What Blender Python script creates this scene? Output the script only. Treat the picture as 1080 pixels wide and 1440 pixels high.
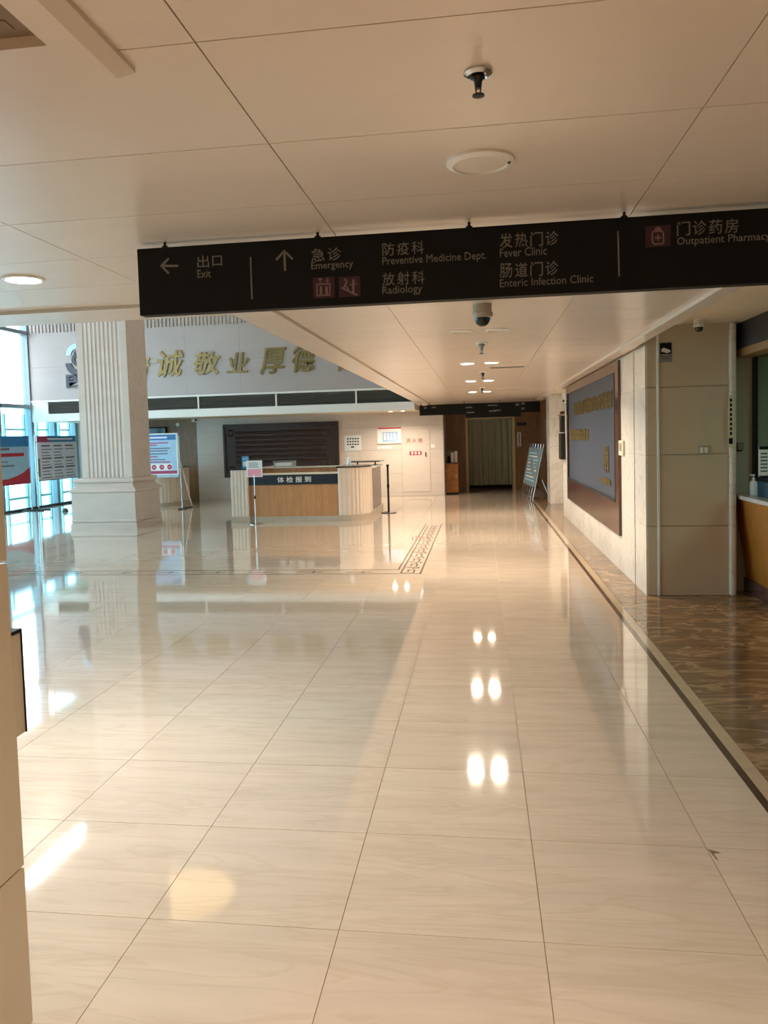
import bpy, bmesh, math, random
from mathutils import Vector, Matrix
random.seed(7)
for o in list(bpy.data.objects): bpy.data.objects.remove(o)
SC = bpy.context.scene
COL = SC.collection

# ------------------------------------------------------------------ camera
EYE = 1.65                                   # eye height in metres
F, CX, CY = 1113.07, 518.1, 681.9            # focal length and principal point in photo pixels (1080x1440)
YAW, PITCH, ROLL = -0.141976, 0.060147, 0.028583
def cam_rows():
    cy, sy, cp, sp = math.cos(YAW), math.sin(YAW), math.cos(PITCH), math.sin(PITCH)
    f = Vector((sy*cp, cy*cp, -sp)); r = Vector((cy, -sy, 0)); d = f.cross(r)
    c, s = math.cos(ROLL), math.sin(ROLL)
    return c*r + s*d, -s*r + c*d, f
RV, DV, FV = cam_rows()
cam = bpy.data.cameras.new('camera'); cam_o = bpy.data.objects.new('camera', cam); COL.objects.link(cam_o)
cam.sensor_fit = 'VERTICAL'; cam.sensor_height = 24.0; cam.sensor_width = 18.0
cam.lens = F/1440*24.0
cam.shift_x = (540-CX)/1440; cam.shift_y = (CY-720)/1440
cam.clip_start = 0.05; cam.clip_end = 400
M = Matrix((( RV.x, -DV.x, -FV.x, 0), (RV.y, -DV.y, -FV.y, 0), (RV.z, -DV.z, -FV.z, EYE), (0, 0, 0, 1)))
cam_o.matrix_world = M
SC.camera = cam_o
def ray(x, y): return RV*((x-CX)/F) + DV*((y-CY)/F) + FV
def on_y(x, y, Y): d = ray(x, y); return d*(Y/d.y) + Vector((0, 0, EYE))
def on_x(x, y, X): d = ray(x, y); return d*(X/d.x) + Vector((0, 0, EYE))
def on_z(x, y, Z): d = ray(x, y); return d*((Z-EYE)/d.z) + Vector((0, 0, EYE))
def pix(P):
    v = Vector(P) - Vector((0, 0, EYE)); w = v.dot(FV)
    return (CX + F*v.dot(RV)/w, CY + F*v.dot(DV)/w, w)

# ------------------------------------------------------------------ world, exposure
SC.view_settings.view_transform = 'Standard'; SC.view_settings.look = 'None'
SC.view_settings.gamma = 1.0; SC.view_settings.use_curve_mapping = False
SC.view_settings.exposure = 0.46
w = bpy.data.worlds.new('world'); SC.world = w; w.use_nodes = True
bg = w.node_tree.nodes['Background']
bg.inputs['Color'].default_value = (0.84, 0.92, 1.0, 1); bg.inputs['Strength'].default_value = 5.2
WARM = (1.0, 0.84, 0.675); NEUT = (1.0, 0.90, 0.80); COOL = (0.93, 0.97, 1.0)

# ------------------------------------------------------------------ colour and materials
def srgb(h):
    h = h.lstrip('#'); v = [int(h[i:i+2], 16)/255 for i in (0, 2, 4)]
    return tuple(c/12.92 if c <= 0.04045 else ((c+0.055)/1.055)**2.4 for c in v) + (1,)
MATS = {}
def mat(name, col, rough=0.5, metal=0.0, var=0.0, scale=(8, 8, 8), bump=0.0, rvar=0.0, spec=0.5, emit=None, estr=0.0, coat=0.0, veins=None, island=False):
    if name in MATS: return MATS[name]
    m = bpy.data.materials.new(name); m.use_nodes = True; nt = m.node_tree; N = nt.nodes; L = nt.links
    b = N['Principled BSDF']; c = srgb(col) if isinstance(col, str) else tuple(col) + (1,)
    b.inputs['Base Color'].default_value = c; b.inputs['Roughness'].default_value = rough
    b.inputs['Metallic'].default_value = metal; b.inputs['Specular IOR Level'].default_value = spec
    if coat: b.inputs['Coat Weight'].default_value = coat; b.inputs['Coat Roughness'].default_value = 0.04
    if emit: b.inputs['Emission Color'].default_value = tuple(emit) + (1,); b.inputs['Emission Strength'].default_value = estr
    if var or bump or rvar or veins:
        tc = N.new('ShaderNodeTexCoord'); mp = N.new('ShaderNodeMapping'); mp.inputs['Scale'].default_value = scale
        oi = N.new('ShaderNodeObjectInfo'); rnd = oi.outputs['Random']
        if island:
            ge = N.new('ShaderNodeNewGeometry'); ad = N.new('ShaderNodeMath'); ad.operation = 'ADD'
            L.new(oi.outputs['Random'], ad.inputs[0]); L.new(ge.outputs['Random Per Island'], ad.inputs[1])
            fr = N.new('ShaderNodeMath'); fr.operation = 'FRACT'; L.new(ad.outputs[0], fr.inputs[0]); rnd = fr.outputs[0]
        ml = N.new('ShaderNodeMath'); ml.operation = 'MULTIPLY'; ml.inputs[1].default_value = 137.0; L.new(rnd, ml.inputs[0])
        cb = N.new('ShaderNodeCombineXYZ'); L.new(ml.outputs[0], cb.inputs[0]); L.new(ml.outputs[0], cb.inputs[2])
        va = N.new('ShaderNodeVectorMath'); va.operation = 'ADD'
        L.new(tc.outputs['Object'], mp.inputs['Vector']); L.new(mp.outputs[0], va.inputs[0]); L.new(cb.outputs[0], va.inputs[1])
        nz = N.new('ShaderNodeTexNoise'); nz.inputs['Scale'].default_value = 1.0; nz.inputs['Detail'].default_value = 6; nz.inputs['Roughness'].default_value = 0.6
        L.new(va.outputs[0], nz.inputs['Vector'])
        last = None
        if var:
            mx = N.new('ShaderNodeMix'); mx.data_type = 'RGBA'
            mx.inputs['A'].default_value = tuple(x*(1-var) for x in c[:3]) + (1,)
            mx.inputs['B'].default_value = tuple(min(1, x*(1+var)) for x in c[:3]) + (1,)
            rm = N.new('ShaderNodeMapRange'); rm.inputs['From Min'].default_value = 0.3; rm.inputs['From Max'].default_value = 0.7
            L.new(nz.outputs['Fac'], rm.inputs['Value']); L.new(rm.outputs[0], mx.inputs['Factor']); last = mx.outputs['Result']
            # small difference of tone from piece to piece
            hv = N.new('ShaderNodeHueSaturation'); vm = N.new('ShaderNodeMapRange')
            vm.inputs['To Min'].default_value = 1-var*0.4; vm.inputs['To Max'].default_value = 1+var*0.4
            L.new(rnd, vm.inputs['Value']); L.new(vm.outputs[0], hv.inputs['Value']); L.new(last, hv.inputs['Color']); last = hv.outputs['Color']
        if veins:
            vc, vs, vw = veins[:3]; vf = veins[3] if len(veins) > 3 else 0.6
            wv = N.new('ShaderNodeTexNoise'); wv.inputs['Scale'].default_value = vs; wv.inputs['Detail'].default_value = 4; wv.inputs['Distortion'].default_value = 1.4
            L.new(va.outputs[0], wv.inputs['Vector'])
            sb = N.new('ShaderNodeMath'); sb.operation = 'SUBTRACT'; sb.inputs[1].default_value = 0.5; L.new(wv.outputs['Fac'], sb.inputs[0])
            ab = N.new('ShaderNodeMath'); ab.operation = 'ABSOLUTE'; L.new(sb.outputs[0], ab.inputs[0])
            r2 = N.new('ShaderNodeMapRange'); r2.inputs['From Min'].default_value = 0; r2.inputs['From Max'].default_value = vw
            r2.inputs['To Min'].default_value = vf; r2.inputs['To Max'].default_value = 0.0; L.new(ab.outputs[0], r2.inputs['Value'])
            m2 = N.new('ShaderNodeMix'); m2.data_type = 'RGBA'; m2.inputs['B'].default_value = srgb(vc)
            m2.inputs['A'].default_value = c
            L.new(r2.outputs[0], m2.inputs['Factor'])
            if last: L.new(last, m2.inputs['A'])
            last = m2.outputs['Result']
        if last: L.new(last, b.inputs['Base Color'])
        if rvar:
            rr = N.new('ShaderNodeMapRange'); rr.inputs['To Min'].default_value = max(0.0, rough-rvar); rr.inputs['To Max'].default_value = rough+rvar
            L.new(nz.outputs['Fac'], rr.inputs['Value']); L.new(rr.outputs[0], b.inputs['Roughness'])
        if bump:
            bp = N.new('ShaderNodeBump'); bp.inputs['Strength'].default_value = 1.0; bp.inputs['Distance'].default_value = bump
            L.new(nz.outputs['Fac'], bp.inputs['Height']); L.new(bp.outputs[0], b.inputs['Normal'])
    MATS[name] = m; return m
def wood_mat(name, col, dark, sc=(1.5, 1.5, 22)):
    if name in MATS: return MATS[name]
    m = mat(name, col, rough=0.38, var=0.16, scale=sc, veins=(dark, 1.6, 0.10)); return m
def glass_mat(name, tint, gloss=0.10):
    if name in MATS: return MATS[name]
    m = bpy.data.materials.new(name); m.use_nodes = True; nt = m.node_tree; N = nt.nodes; L = nt.links
    N.remove(N['Principled BSDF']); out = N['Material Output']
    t = N.new('ShaderNodeBsdfTransparent'); t.inputs[0].default_value = tuple(tint) + (1,)
    g = N.new('ShaderNodeBsdfGlossy'); g.inputs['Roughness'].default_value = 0.02
    fz = N.new('ShaderNodeTexNoise'); fz.inputs['Scale'].default_value = 2.0
    mr = N.new('ShaderNodeMapRange'); mr.inputs['To Min'].default_value = gloss*0.8; mr.inputs['To Max'].default_value = gloss*1.2
    L.new(fz.outputs['Fac'], mr.inputs['Value'])
    mx = N.new('ShaderNodeMixShader'); L.new(mr.outputs[0], mx.inputs[0])
    L.new(t.outputs[0], mx.inputs[1]); L.new(g.outputs[0], mx.inputs[2]); L.new(mx.outputs[0], out.inputs[0])
    MATS[name] = m; return m
FLOORM = mat('marble_floor', '#d6c3ae', rough=0.06, coat=0.6, var=0.07, scale=(1.3, 9, 3), rvar=0.02, veins=('#bda78a', 0.7, 0.04, 0.3), island=True)
FLOORB = mat('brown_marble', '#7a6146', rough=0.09, var=0.3, scale=(1.8, 4.5, 2), veins=('#b59670', 0.9, 0.05, 0.8), island=True)
GROUT = mat('grout', '#a08a70', rough=0.6, var=0.1)
DARKIN = mat('dark_inlay', '#5d4a3a', rough=0.10, var=0.2)
BEIGEIN = mat('beige_inlay', '#bfa98c', rough=0.08, var=0.08)
CEILM = mat('ceiling_metal', '#ddd0c2', rough=0.25, var=0.02, scale=(0.7, 3, 1), bump=0.004)
CEILW = mat('ceiling_plaster', '#d6c8ae', rough=0.8, var=0.02)
GAP = mat('joint_mortar', '#b3a48e', rough=0.9, var=0.05)
GALST = mat('gallery_stone', '#aea5a2', rough=0.35, var=0.04, scale=(1, 1, 4))
WHITEST = mat('white_marble', '#dfd6c8', rough=0.22, var=0.05, scale=(2, 2, 2), veins=('#c9bba6', 0.8, 0.03))
TANST = mat('tan_stone', '#cdbb9f', rough=0.30, var=0.05, scale=(1.2, 1.2, 2), island=True)
LINEN = mat('linen_stone', '#d2c4b6', rough=0.28, var=0.05, scale=(1, 1, 9))
COLST = mat('column_stone', '#d3c0b4', rough=0.45, var=0.05, scale=(2, 2, 5))
ATR = mat('atrium_plaster', '#d9d3c6', rough=0.75, var=0.03)
BLACK = mat('sign_black', '#0e0e0e', rough=0.65, var=0.08, spec=0.25)
SIGNTX = mat('sign_lettering', '#77736b', rough=0.6, var=0.03)
MAROON = mat('sign_maroon', '#3a1926', rough=0.5, var=0.05)
PINKTX = mat('sign_pink', '#866a6e', rough=0.6, var=0.03)
WHITE = mat('white_plastic', '#e9e6df', rough=0.4, var=0.02)
WHITEP = mat('white_paint', '#eceae4', rough=0.5, var=0.02)
CHROME = mat('chrome', '#c9c9c9', rough=0.18, metal=1.0, var=0.05)
STEEL = mat('steel', '#8d9297', rough=0.35, metal=0.8, var=0.05)
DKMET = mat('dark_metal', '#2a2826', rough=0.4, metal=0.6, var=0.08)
MULL = mat('mullion', '#7f8f98', rough=0.4, metal=0.3, var=0.04)
GOLD = mat('gold_letter', '#8c7b4e', rough=0.38, metal=0.7, var=0.12, scale=(5, 5, 5))
WOOD = wood_mat('desk_wood', '#c99262', '#b07c4e', (18, 3, 1.4))
WOODO = wood_mat('orange_wood', '#b5742e', '#8d5620', (1.4, 14, 3))
WOODW = wood_mat('wall_wood', '#8d6640', '#6f4d30', (14, 14, 1.2))
CARVE = mat('carved_wood', '#38241e', rough=0.4, var=0.3, scale=(6, 6, 14), bump=0.01)
BLUEB = mat('blue_board', '#303c4b', rough=0.5, var=0.05)
BRNST = mat('brown_stone', '#5a4036', rough=0.12, var=0.15, scale=(3, 3, 3))
NAVY = mat('navy_band', '#1b2030', rough=0.3, var=0.06)
GRANITE = mat('black_granite', '#2a2724', rough=0.12, var=0.3, scale=(60, 60, 60))
FLUTE = mat('fluted_cream', '#e0d0bf', rough=0.4, var=0.04)
RED = mat('red_print', '#b3202c', rough=0.5, var=0.04)
PRED = mat('poster_red', '#b32437', rough=0.5, var=0.04)
PBLUE = mat('poster_blue', '#2f78b5', rough=0.5, var=0.12)
PLBLUE = mat('poster_light_blue', '#9fc4de', rough=0.5, var=0.08)
PLILAC = mat('poster_lilac', '#e6e2f2', rough=0.5, var=0.03)
PTEXT = mat('print_grey', '#6a6676', rough=0.6, var=0.1)
PMAG = mat('poster_magenta', '#a8325f', rough=0.5, var=0.06)
PINK = mat('pink_card', '#ef9db0', rough=0.5, var=0.03)
LOUV = mat('louvre_grey', '#77746e', rough=0.5, metal=0.3, var=0.05)
LBACK = mat('louvre_recess', '#77746e', rough=0.8, var=0.05)
GREYP = mat('grey_panel', '#8b8478', rough=0.5, var=0.04)
CURT = mat('curtain_green', '#a3a690', rough=0.85, var=0.08, scale=(20, 20, 2))
TEAL = mat('teal_print', '#93a7a4', rough=0.12, var=0.35, scale=(5, 30, 30))
BOTTLE = mat('bottle_white', '#e6e9e6', rough=0.3, var=0.02)
CYANF = mat('blue_plastic', '#3a9ad6', rough=0.3, var=0.1)
GLASS = glass_mat('curtain_glass', (0.95, 0.99, 1.0), 0.07)
GLASSL = glass_mat('tinted_glass', (0.68, 0.93, 1.0), 0.08)
GLASSC = glass_mat('counter_glass', (0.66, 0.80, 0.76), 0.10)
def lamp_mat(name, col, s): return mat(name, col, rough=0.5, emit=col, estr=s, var=0.01)
LWARM = lamp_mat('lamp_lit_warm', WARM, 45); LCOOL = lamp_mat('lamp_lit_cool', COOL, 22); LBIG = lamp_mat('lamp_lit_big', (1.0, 0.70, 0.30), 1.3)
LTUBE = lamp_mat('lamp_tube', COOL, 40)

# ------------------------------------------------------------------ mesh helpers
class MB:
    def __init__(s): s.v = []; s.f = []
    def box(s, x0, x1, y0, y1, z0, z1):
        n = len(s.v)
        s.v += [(x, y, z) for z in (z0, z1) for y in (y0, y1) for x in (x0, x1)]
        s.f += [tuple(n+i for i in q) for q in ((0, 2, 3, 1), (4, 5, 7, 6), (0, 1, 5, 4), (2, 6, 7, 3), (0, 4, 6, 2), (1, 3, 7, 5))]; return s
    def rings(s, rings, cap=True, closed=True):
        n = len(s.v); k = len(rings[0])
        for r in rings: s.v += [tuple(p) for p in r]
        m = k if closed else k-1
        for i in range(len(rings)-1):
            for j in range(m):
                a = n+i*k+j; b2 = n+i*k+(j+1) % k; s.f.append((a, b2, b2+k, a+k))
        if cap:
            s.f.append(tuple(n+j for j in reversed(range(k)))); s.f.append(tuple(n+(len(rings)-1)*k+j for j in range(k)))
        return s
    def lathe(s, prof, c=(0, 0, 0), seg=20):          # prof: (radius, z)
        return s.rings([[(c[0]+r*math.cos(2*math.pi*j/seg), c[1]+r*math.sin(2*math.pi*j/seg), c[2]+z) for j in range(seg)] for r, z in prof])
    def tube(s, a, b, r, seg=8):
        a, b = Vector(a), Vector(b); d = (b-a).normalized(); u = d.orthogonal().normalized(); t = d.cross(u)
        ring = lambda p: [tuple(p + (u*math.cos(2*math.pi*j/seg) + t*math.sin(2*math.pi*j/seg))*r) for j in range(seg)]
        return s.rings([ring(a), ring(b)])
    def prism(s, poly, z0, z1):                      # poly in XY, counter-clockwise
        return s.rings([[(x, y, z0) for x, y in poly], [(x, y, z1) for x, y in poly]])
    def prism_y(s, poly, y0, y1):                    # poly (x,z)
        return s.rings([[(x, y0, z) for x, z in poly], [(x, y1, z) for x, z in poly]])
    def prism_x(s, poly, x0, x1):                    # poly (y,z)
        return s.rings([[(x0, y, z) for y, z in poly], [(x1, y, z) for y, z in poly]])
    def mesh(s, name, m, smooth=None):
        me = bpy.data.meshes.new(name); me.from_pydata(s.v, [], s.f)
        bm = bmesh.new(); bm.from_mesh(me); bmesh.ops.recalc_face_normals(bm, faces=bm.faces)
        if smooth is not None:
            for f in bm.faces: f.smooth = True
            for e in bm.edges:
                e.smooth = (len(e.link_faces) == 2 and e.calc_face_angle(4) < math.radians(smooth))
        bm.to_mesh(me); bm.free(); me.materials.append(m); return me
    def build(s, name, m, parent=None, smooth=None, bevel=0.0, kind=None):
        o = bpy.data.objects.new(name, s.mesh(name, m, smooth)); COL.objects.link(o)
        if parent is not None: attach(o, parent)
        if bevel: bv = o.modifiers.new('bevel', 'BEVEL'); bv.width = bevel; bv.segments = 2; bv.limit_method = 'ANGLE'
        if kind: o['kind'] = kind
        return o
BASE = {}
def wpos(o):
    p = Vector(o.location)
    return p + wpos(o.parent) if o.parent else p
def attach(o, parent):                               # mesh verts are in world space; parents are only translated
    o.parent = parent; o.location = Vector(o.location) - wpos(parent)
def empty(name, loc, label, cat, group=None):
    o = bpy.data.objects.new(name, None); COL.objects.link(o); o.location = loc; o.empty_display_size = 0.1
    return tag(o, label, cat, group)
def tag(o, label, cat, group=None):
    o['label'] = label; o['category'] = cat
    if group: o['group'] = group
    return o
def struct(o): o['kind'] = 'structure'; return o
def bx(name, m, x0, x1, y0, y1, z0, z1, parent=None, bevel=0.0, kind=None):
    # box object with its origin at its own base centre
    c = Vector(((x0+x1)/2, (y0+y1)/2, z0))
    o = MB().box(x0-c.x, x1-c.x, y0-c.y, y1-c.y, 0, z1-z0).build(name, m, None, bevel=bevel, kind=kind)
    o.location = c
    if parent is not None: attach(o, parent)
    return o
def share(name, src, loc, parent=None, sc=None):
    o = bpy.data.objects.new(name, src if isinstance(src, bpy.types.Mesh) else src.data); COL.objects.link(o); o.location = loc
    if sc: o.scale = sc
    if parent is not None: attach(o, parent)
    return o
def copy_tree(o, loc, label=None, group=None):
    c = o.copy(); COL.objects.link(c); c.location = loc
    if label: c['label'] = label
    if group: c['group'] = group
    for ch in [q for q in bpy.data.objects if q.parent == o]:
        d = ch.copy(); COL.objects.link(d); d.parent = c
        for g in [q for q in bpy.data.objects if q.parent == ch]:
            e = g.copy(); COL.objects.link(e); e.parent = d
    return c
def text_obj(name, body, m, rect, Y, parent, depth=0.004, bold=0.0, shear=0.0, face='-Y', strokes=None):
    # lettering raised on a plane; rect = x0,x1,z0,z1 ; face -Y: on plane y=Y ; face -X: rect runs from far (x0) to near (x1) along Y on plane x=Y
    cu = bpy.data.curves.new('lettering', 'FONT'); cu.body = body; cu.size = 1.0; cu.extrude = 0.5; cu.offset = bold; cu.resolution_u = 2; cu.shear = shear
    t = bpy.data.objects.new('lettering', cu); COL.objects.link(t)
    dg = bpy.context.evaluated_depsgraph_get(); me = bpy.data.meshes.new_from_object(t.evaluated_get(dg))
    bpy.data.objects.remove(t)
    xs = [v.co.x for v in me.vertices]; ys = [v.co.y for v in me.vertices]
    ax, bx_, ay, by = min(xs), max(xs), min(ys), max(ys)
    x0, x1, z0, z1 = rect
    for v in me.vertices:
        u = x0 + (v.co.x-ax)/(bx_-ax)*(x1-x0); z = z0 + (v.co.y-ay)/(by-ay)*(z1-z0); d = (v.co.z+0.5)*depth
        v.co = (u, Y-d, z) if face == '-Y' else (Y-d, -u, z)
    me.materials.clear(); me.materials.append(m)
    bm = bmesh.new(); bm.from_mesh(me); bmesh.ops.recalc_face_normals(bm, faces=bm.faces); bm.to_mesh(me); bm.free()
    o = bpy.data.objects.new(name, me); COL.objects.link(o)
    if parent is not None: attach(o, parent)
    return o
def disc_light(name, loc, power, col, size=0.09, spread=150, parent=None):
    l = bpy.data.lights.new(name, 'AREA'); l.shape = 'DISK'; l.size = size; l.energy = power; l.color = col; l.spread = math.radians(spread)
    o = bpy.data.objects.new(name, l); COL.objects.link(o); o.location = loc
    if parent is not None: attach(o, parent)
    return o

# ------------------------------------------------------------------ setting: floor
HC = 2.50            # corridor ceiling
HB = 2.65            # ceiling over the service counter bay
XW = 1.606           # right wall plane
GX, GY, X0, Y0 = 0.675, 0.655, 0.172, 2.52
floor = struct(bx('floor', GROUT, -12.2, 6.2, -8.2, 24.2, -0.2, -0.004))
tile_me = MB().box(-GX/2+.0015, GX/2-.0015, -GY/2+.0015, GY/2-.0015, 0, 0.004).mesh('floor_tile', FLOORM)
cand, rest = [], MB()
for i in range(-19, 1):
    for j in range(-16, 33):
        xa, xb = X0+GX*i, X0+GX*(i+1); ya, yb = Y0+GY*j, Y0+GY*(j+1)
        p = pix(((xa+xb)/2, (ya+yb)/2, 0)) if ya > 0.6 else (0, 0, -1)
        vis = p[2] > 0 and -160 < p[0] < 1240 and p[1] < 1560 and not (xb < -1.3 and yb < 2.0)
        if vis: cand.append((yb, (xa+xb)/2, (ya+yb)/2))
        else: rest.box(xa+.0015, xb-.0015, ya+.0015, yb-.0015, -0.004, 0)
cand.sort()
for n, (k, cx, cy) in enumerate(cand):
    if n < 290: share('floor_tile', tile_me, (cx, cy, -0.004), floor)
    else: rest.box(cx-GX/2+.0015, cx+GX/2-.0015, cy-GY/2+.0015, cy+GY/2-.0015, -0.004, 0)
rest.build('floor_tile_field', FLOORM, floor, kind='stuff')
BD0, BD1, BD2 = 1.184, 1.221, 1.290
xl = X0+GX
edge_me = MB().box(-(BD0-xl)/2+.0015, (BD0-xl)/2-.0015, -GY/2+.0015, GY/2-.0015, 0, 0.004).mesh('edge_tile', FLOORM)
for j in range(-16, 33): share('edge_tile', edge_me, ((xl+BD0)/2, Y0+GY*(j+.5), -0.004), floor)
seg = 3.275
d_me = MB().box(-(BD1-BD0)/2, (BD1-BD0)/2, -seg/2+.001, seg/2-.001, 0, 0.004).mesh('border_strip', DARKIN)
b_me = MB().box(-(BD2-BD1)/2+.001, (BD2-BD1)/2-.001, -seg/2+.001, seg/2-.001, 0, 0.004).mesh('border_strip', BEIGEIN)
for j in range(-3, 7):
    yy = Y0+seg*(j+.5)-.3
    share('border_strip', d_me, ((BD0+BD1)/2, yy, -0.004), floor); share('border_strip', b_me, ((BD1+BD2)/2, yy, -0.004), floor)
br = MB().box(-.398, .398, -.398, .398, 0, 0.004).mesh('brown_tile', FLOORB)
for i in range(0, 3):
    for j in range(-9, 27): share('brown_tile', br, (BD2+.4+.8*i, .4+.8*j-1.0, -0.004), floor)
MB().box(BD2+2.402, 6.2, -8, 24, -0.004, 0).build('brown_tile_field', FLOORB, floor, kind='stuff')
# chipped corner and scuffs of the paving are dark marks lying in the joints
chip = MB().prism([(0, 0), (.012, -.006), (.045, -.105), (.03, -.09), (.035, -.045), (.05, -.04), (.09, -.035), (.06, -.02)], 0, 0.0008)
o = chip.build('chipped_corner', mat('chip_brown', '#7a6247', rough=.7, var=.1), None); o.scale = (.55, .8, 1); o.location = (0.843, 3.165, 0); attach(o, floor)
# fret inlay framing the atrium floor
inl = MB(); zt = 0.0012
def bar(x0, x1, y0, y1): inl.box(min(x0, x1), max(x0, x1), min(y0, y1), max(y0, y1), -0.001, zt)
bw = 0.022
XA, XB_, YA, YB_ = -1.05, -0.735, 9.39, 14.72
bar(XA, XA+bw, YA+.31, YB_); bar(XB_-bw, XB_, YA, YB_)
bar(-9.6, XB_, YA, YA+bw); bar(-9.6, XA+bw, YA+.31-bw, YA+.31)
def fret(fn, a0, a1):
    w_, n = 0.205, 0; a = a0
    while a + .42 < a1:
        for (u0, u1, v0, v1) in ((0, .42-.03, 0, bw), (.0, bw, 0, .15), (0, .22, .15, .15+bw), (.20, .20+bw, .075, .17), (.10, .22, .075, .075+bw), (.34, .34+bw, .06, w_), (.34, .42, w_-bw, w_), (.27, .34, .13, .13+bw)):
            fn(a+u0, a+u1, v0, v1)
        a += .42
fret(lambda u0, u1, v0, v1: bar(XA+.055+v0, XA+.055+v1, u0, u1), YA+.06, YB_-.03)
xq = XA-.3
while xq > -9.4: bar(xq, xq-.32, YA+.13, YA+.15); bar(xq-.1, xq-.12, YA+.08, YA+.22); xq -= .62
inl.build('fret_inlay', DARKIN, floor, kind='stuff')

# ------------------------------------------------------------------ setting: ceiling over the corridor
XE = -1.60; YE = 5.10                               # edges of the opening to the atrium
cs = MB().box(-12.2, 1.50, -8.2, YE, HC+.012, 2.95).box(XE, 1.50, YE, 23.9, HC+.012, 2.95)
ceiling = struct(cs.build('ceiling', CEILW))
PX, PY, PX0, PY0 = 1.19, 0.595, 0.605, 2.27
pm = MB().box(-PX/2+.002, PX/2-.002, -PY/2+.002, PY/2-.002, 0, 0.012).mesh('ceiling_panel', CEILM)
def panel(x0, x1, y0, y1):
    share('ceiling_panel', pm, ((x0+x1)/2, (y0+y1)/2, HC), ceiling, ((x1-x0)/PX, (y1-y0)/PY, 1))
for j in range(-6, 37):
    ya, yb = PY0+PY*j, PY0+PY*(j+1)
    if ya > 23.8: break
    if yb > YE-.35+.02:                              # narrow part beside the opening
        panel(-1.31, PX0-PX, ya, yb)
    else:
        for i in range(-8 if j > -3 else -3, -1): panel(PX0+PX*(i-0), PX0+PX*(i+1), ya, yb)
    panel(PX0-PX, PX0, ya, yb); panel(PX0, 1.43, ya, yb)
MB().box(-12, 1.43, -8, PY0-6*PY, HC, HC+.012).build('ceiling_panel_field', CEILM, ceiling, kind='stuff')
ye0 = PY0+PY*4+.008
struct(MB().box(-12.1, XE, ye0, YE, HC-.02, 3.0).build('trim_1', CEILM))
struct(MB().box(XE, -1.318, ye0, 23.8, HC-.02, 3.0).build('trim_2', CEILM))
struct(MB().box(1.432, 1.55, -8, 23.8, HC-.03, 3.0).build('trim_3', CEILM))
bay = struct(MB().box(1.55, 6.2, -8.2, 8.5, HB, HB+.3).build('ceiling_bay', CEILW))

# ------------------------------------------------------------------ setting: near pier at the left, back of hall
wl = struct(MB().box(-2.6, -1.322, -1.0, 1.99, 0, HC).build('wall_left', GAP))
zj = [0.0, 0.464, 1.334, 2.16, HC]
for a, b2 in zip(zj[:-1], zj[1:]):
    for y0, y1 in ((-1.0, 0.52), (0.524, 2.016)):
        bx('stone_panel', TANST, -1.33, -1.305, y0, y1, a+.003, b2-.003, wl, bevel=.004)
    bx('stone_panel', TANST, -2.6, -1.332, 1.992, 2.016, a+.003, b2-.003, wl, bevel=.004)
struct(bx('wall_side', ATR, -12.2, -2.6, 1.0, 1.3, 0, HC))
struct(bx('wall_rear', ATR, -12.2, 6.2, -8.4, -8.1, 0, 2.9))
struct(bx('wall_hall', ATR, -12.4, -12.1, -8.1, 1.0, 0, 2.6))

# ------------------------------------------------------------------ setting: right wall with column end
wr = struct(MB().box(XW+.02, 2.44, 8.12, 16.0, 0, HB).build('wall_right', GAP))
zc = [0.0, 0.691, 1.394, 2.054, HB]
for a, b2 in zip(zc[:-1], zc[1:]):
    bx('stone_panel', TANST, XW+.021, 1.712, 8.10, 8.121, a+.003, b2-.003, wr)
    bx('stone_panel', TANST, 1.738, 2.382, 8.10, 8.121, a+.003, b2-.003, wr)
    top = min(b2, HC-.03)
    for y0, y1 in ((8.10, 8.65), (8.69, 9.46)):
        bx('stone_panel', WHITEST, XW, XW+.021, y0, y1, a+.001, top-.001, wr)
    bx('stone_panel', WHITEST, XW, XW+.021, 15.02, 16.0, a+.001, top-.001, wr)
for y0, y1 in ((9.464, 11.3), (11.304, 13.15), (13.154, 15.016)):
    bx('stone_panel', WHITEST, XW, XW+.021, y0, y1, 0.0, 0.42, wr)
    bx('stone_panel', WHITEST, XW, XW+.021, y0, y1, 2.455, 2.47, wr)
bx('corner_bead', WHITEP, 1.713, 1.737, 8.085, 8.12, 0, HB, wr, bevel=.004)
bx('corner_trim', WHITEST, 2.384, 2.446, 8.06, 8.14, 0, HB, wr, bevel=.02)
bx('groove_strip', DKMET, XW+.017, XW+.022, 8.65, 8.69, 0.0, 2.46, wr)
struct(bx('wall_recess', WHITEST, 1.95, 2.2, 16.0, 18.5, 0, 2.6))
struct(bx('wall_recess_return', WHITEST, 1.62, 2.2, 15.98, 16.02, 0, 2.5))
wp = struct(bx('wall_pier', GAP, 1.58, 2.6, 18.53, 19.3, 0, 2.6))
for a, b2 in ((0, .78), (.78, 1.32), (1.32, 1.95), (1.95, 2.5)):
    bx('stone_panel', WHITEST, 1.56, 2.6, 18.5, 18.53, a+.003, b2-.003, wp); bx('stone_panel', WHITEST, 1.56, 1.58, 18.532, 19.3, a+.003, b2-.003, wp)
ww = struct(bx('wall_wood_right', WOODW, 1.72, 1.9, 19.3, 23.9, 0, 2.6))
for k in range(11): bx('wood_slat', WOODW, 1.69, 1.722, 19.34+.41*k, 19.34+.41*k+.385, 0.08, 2.48, ww)

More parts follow.
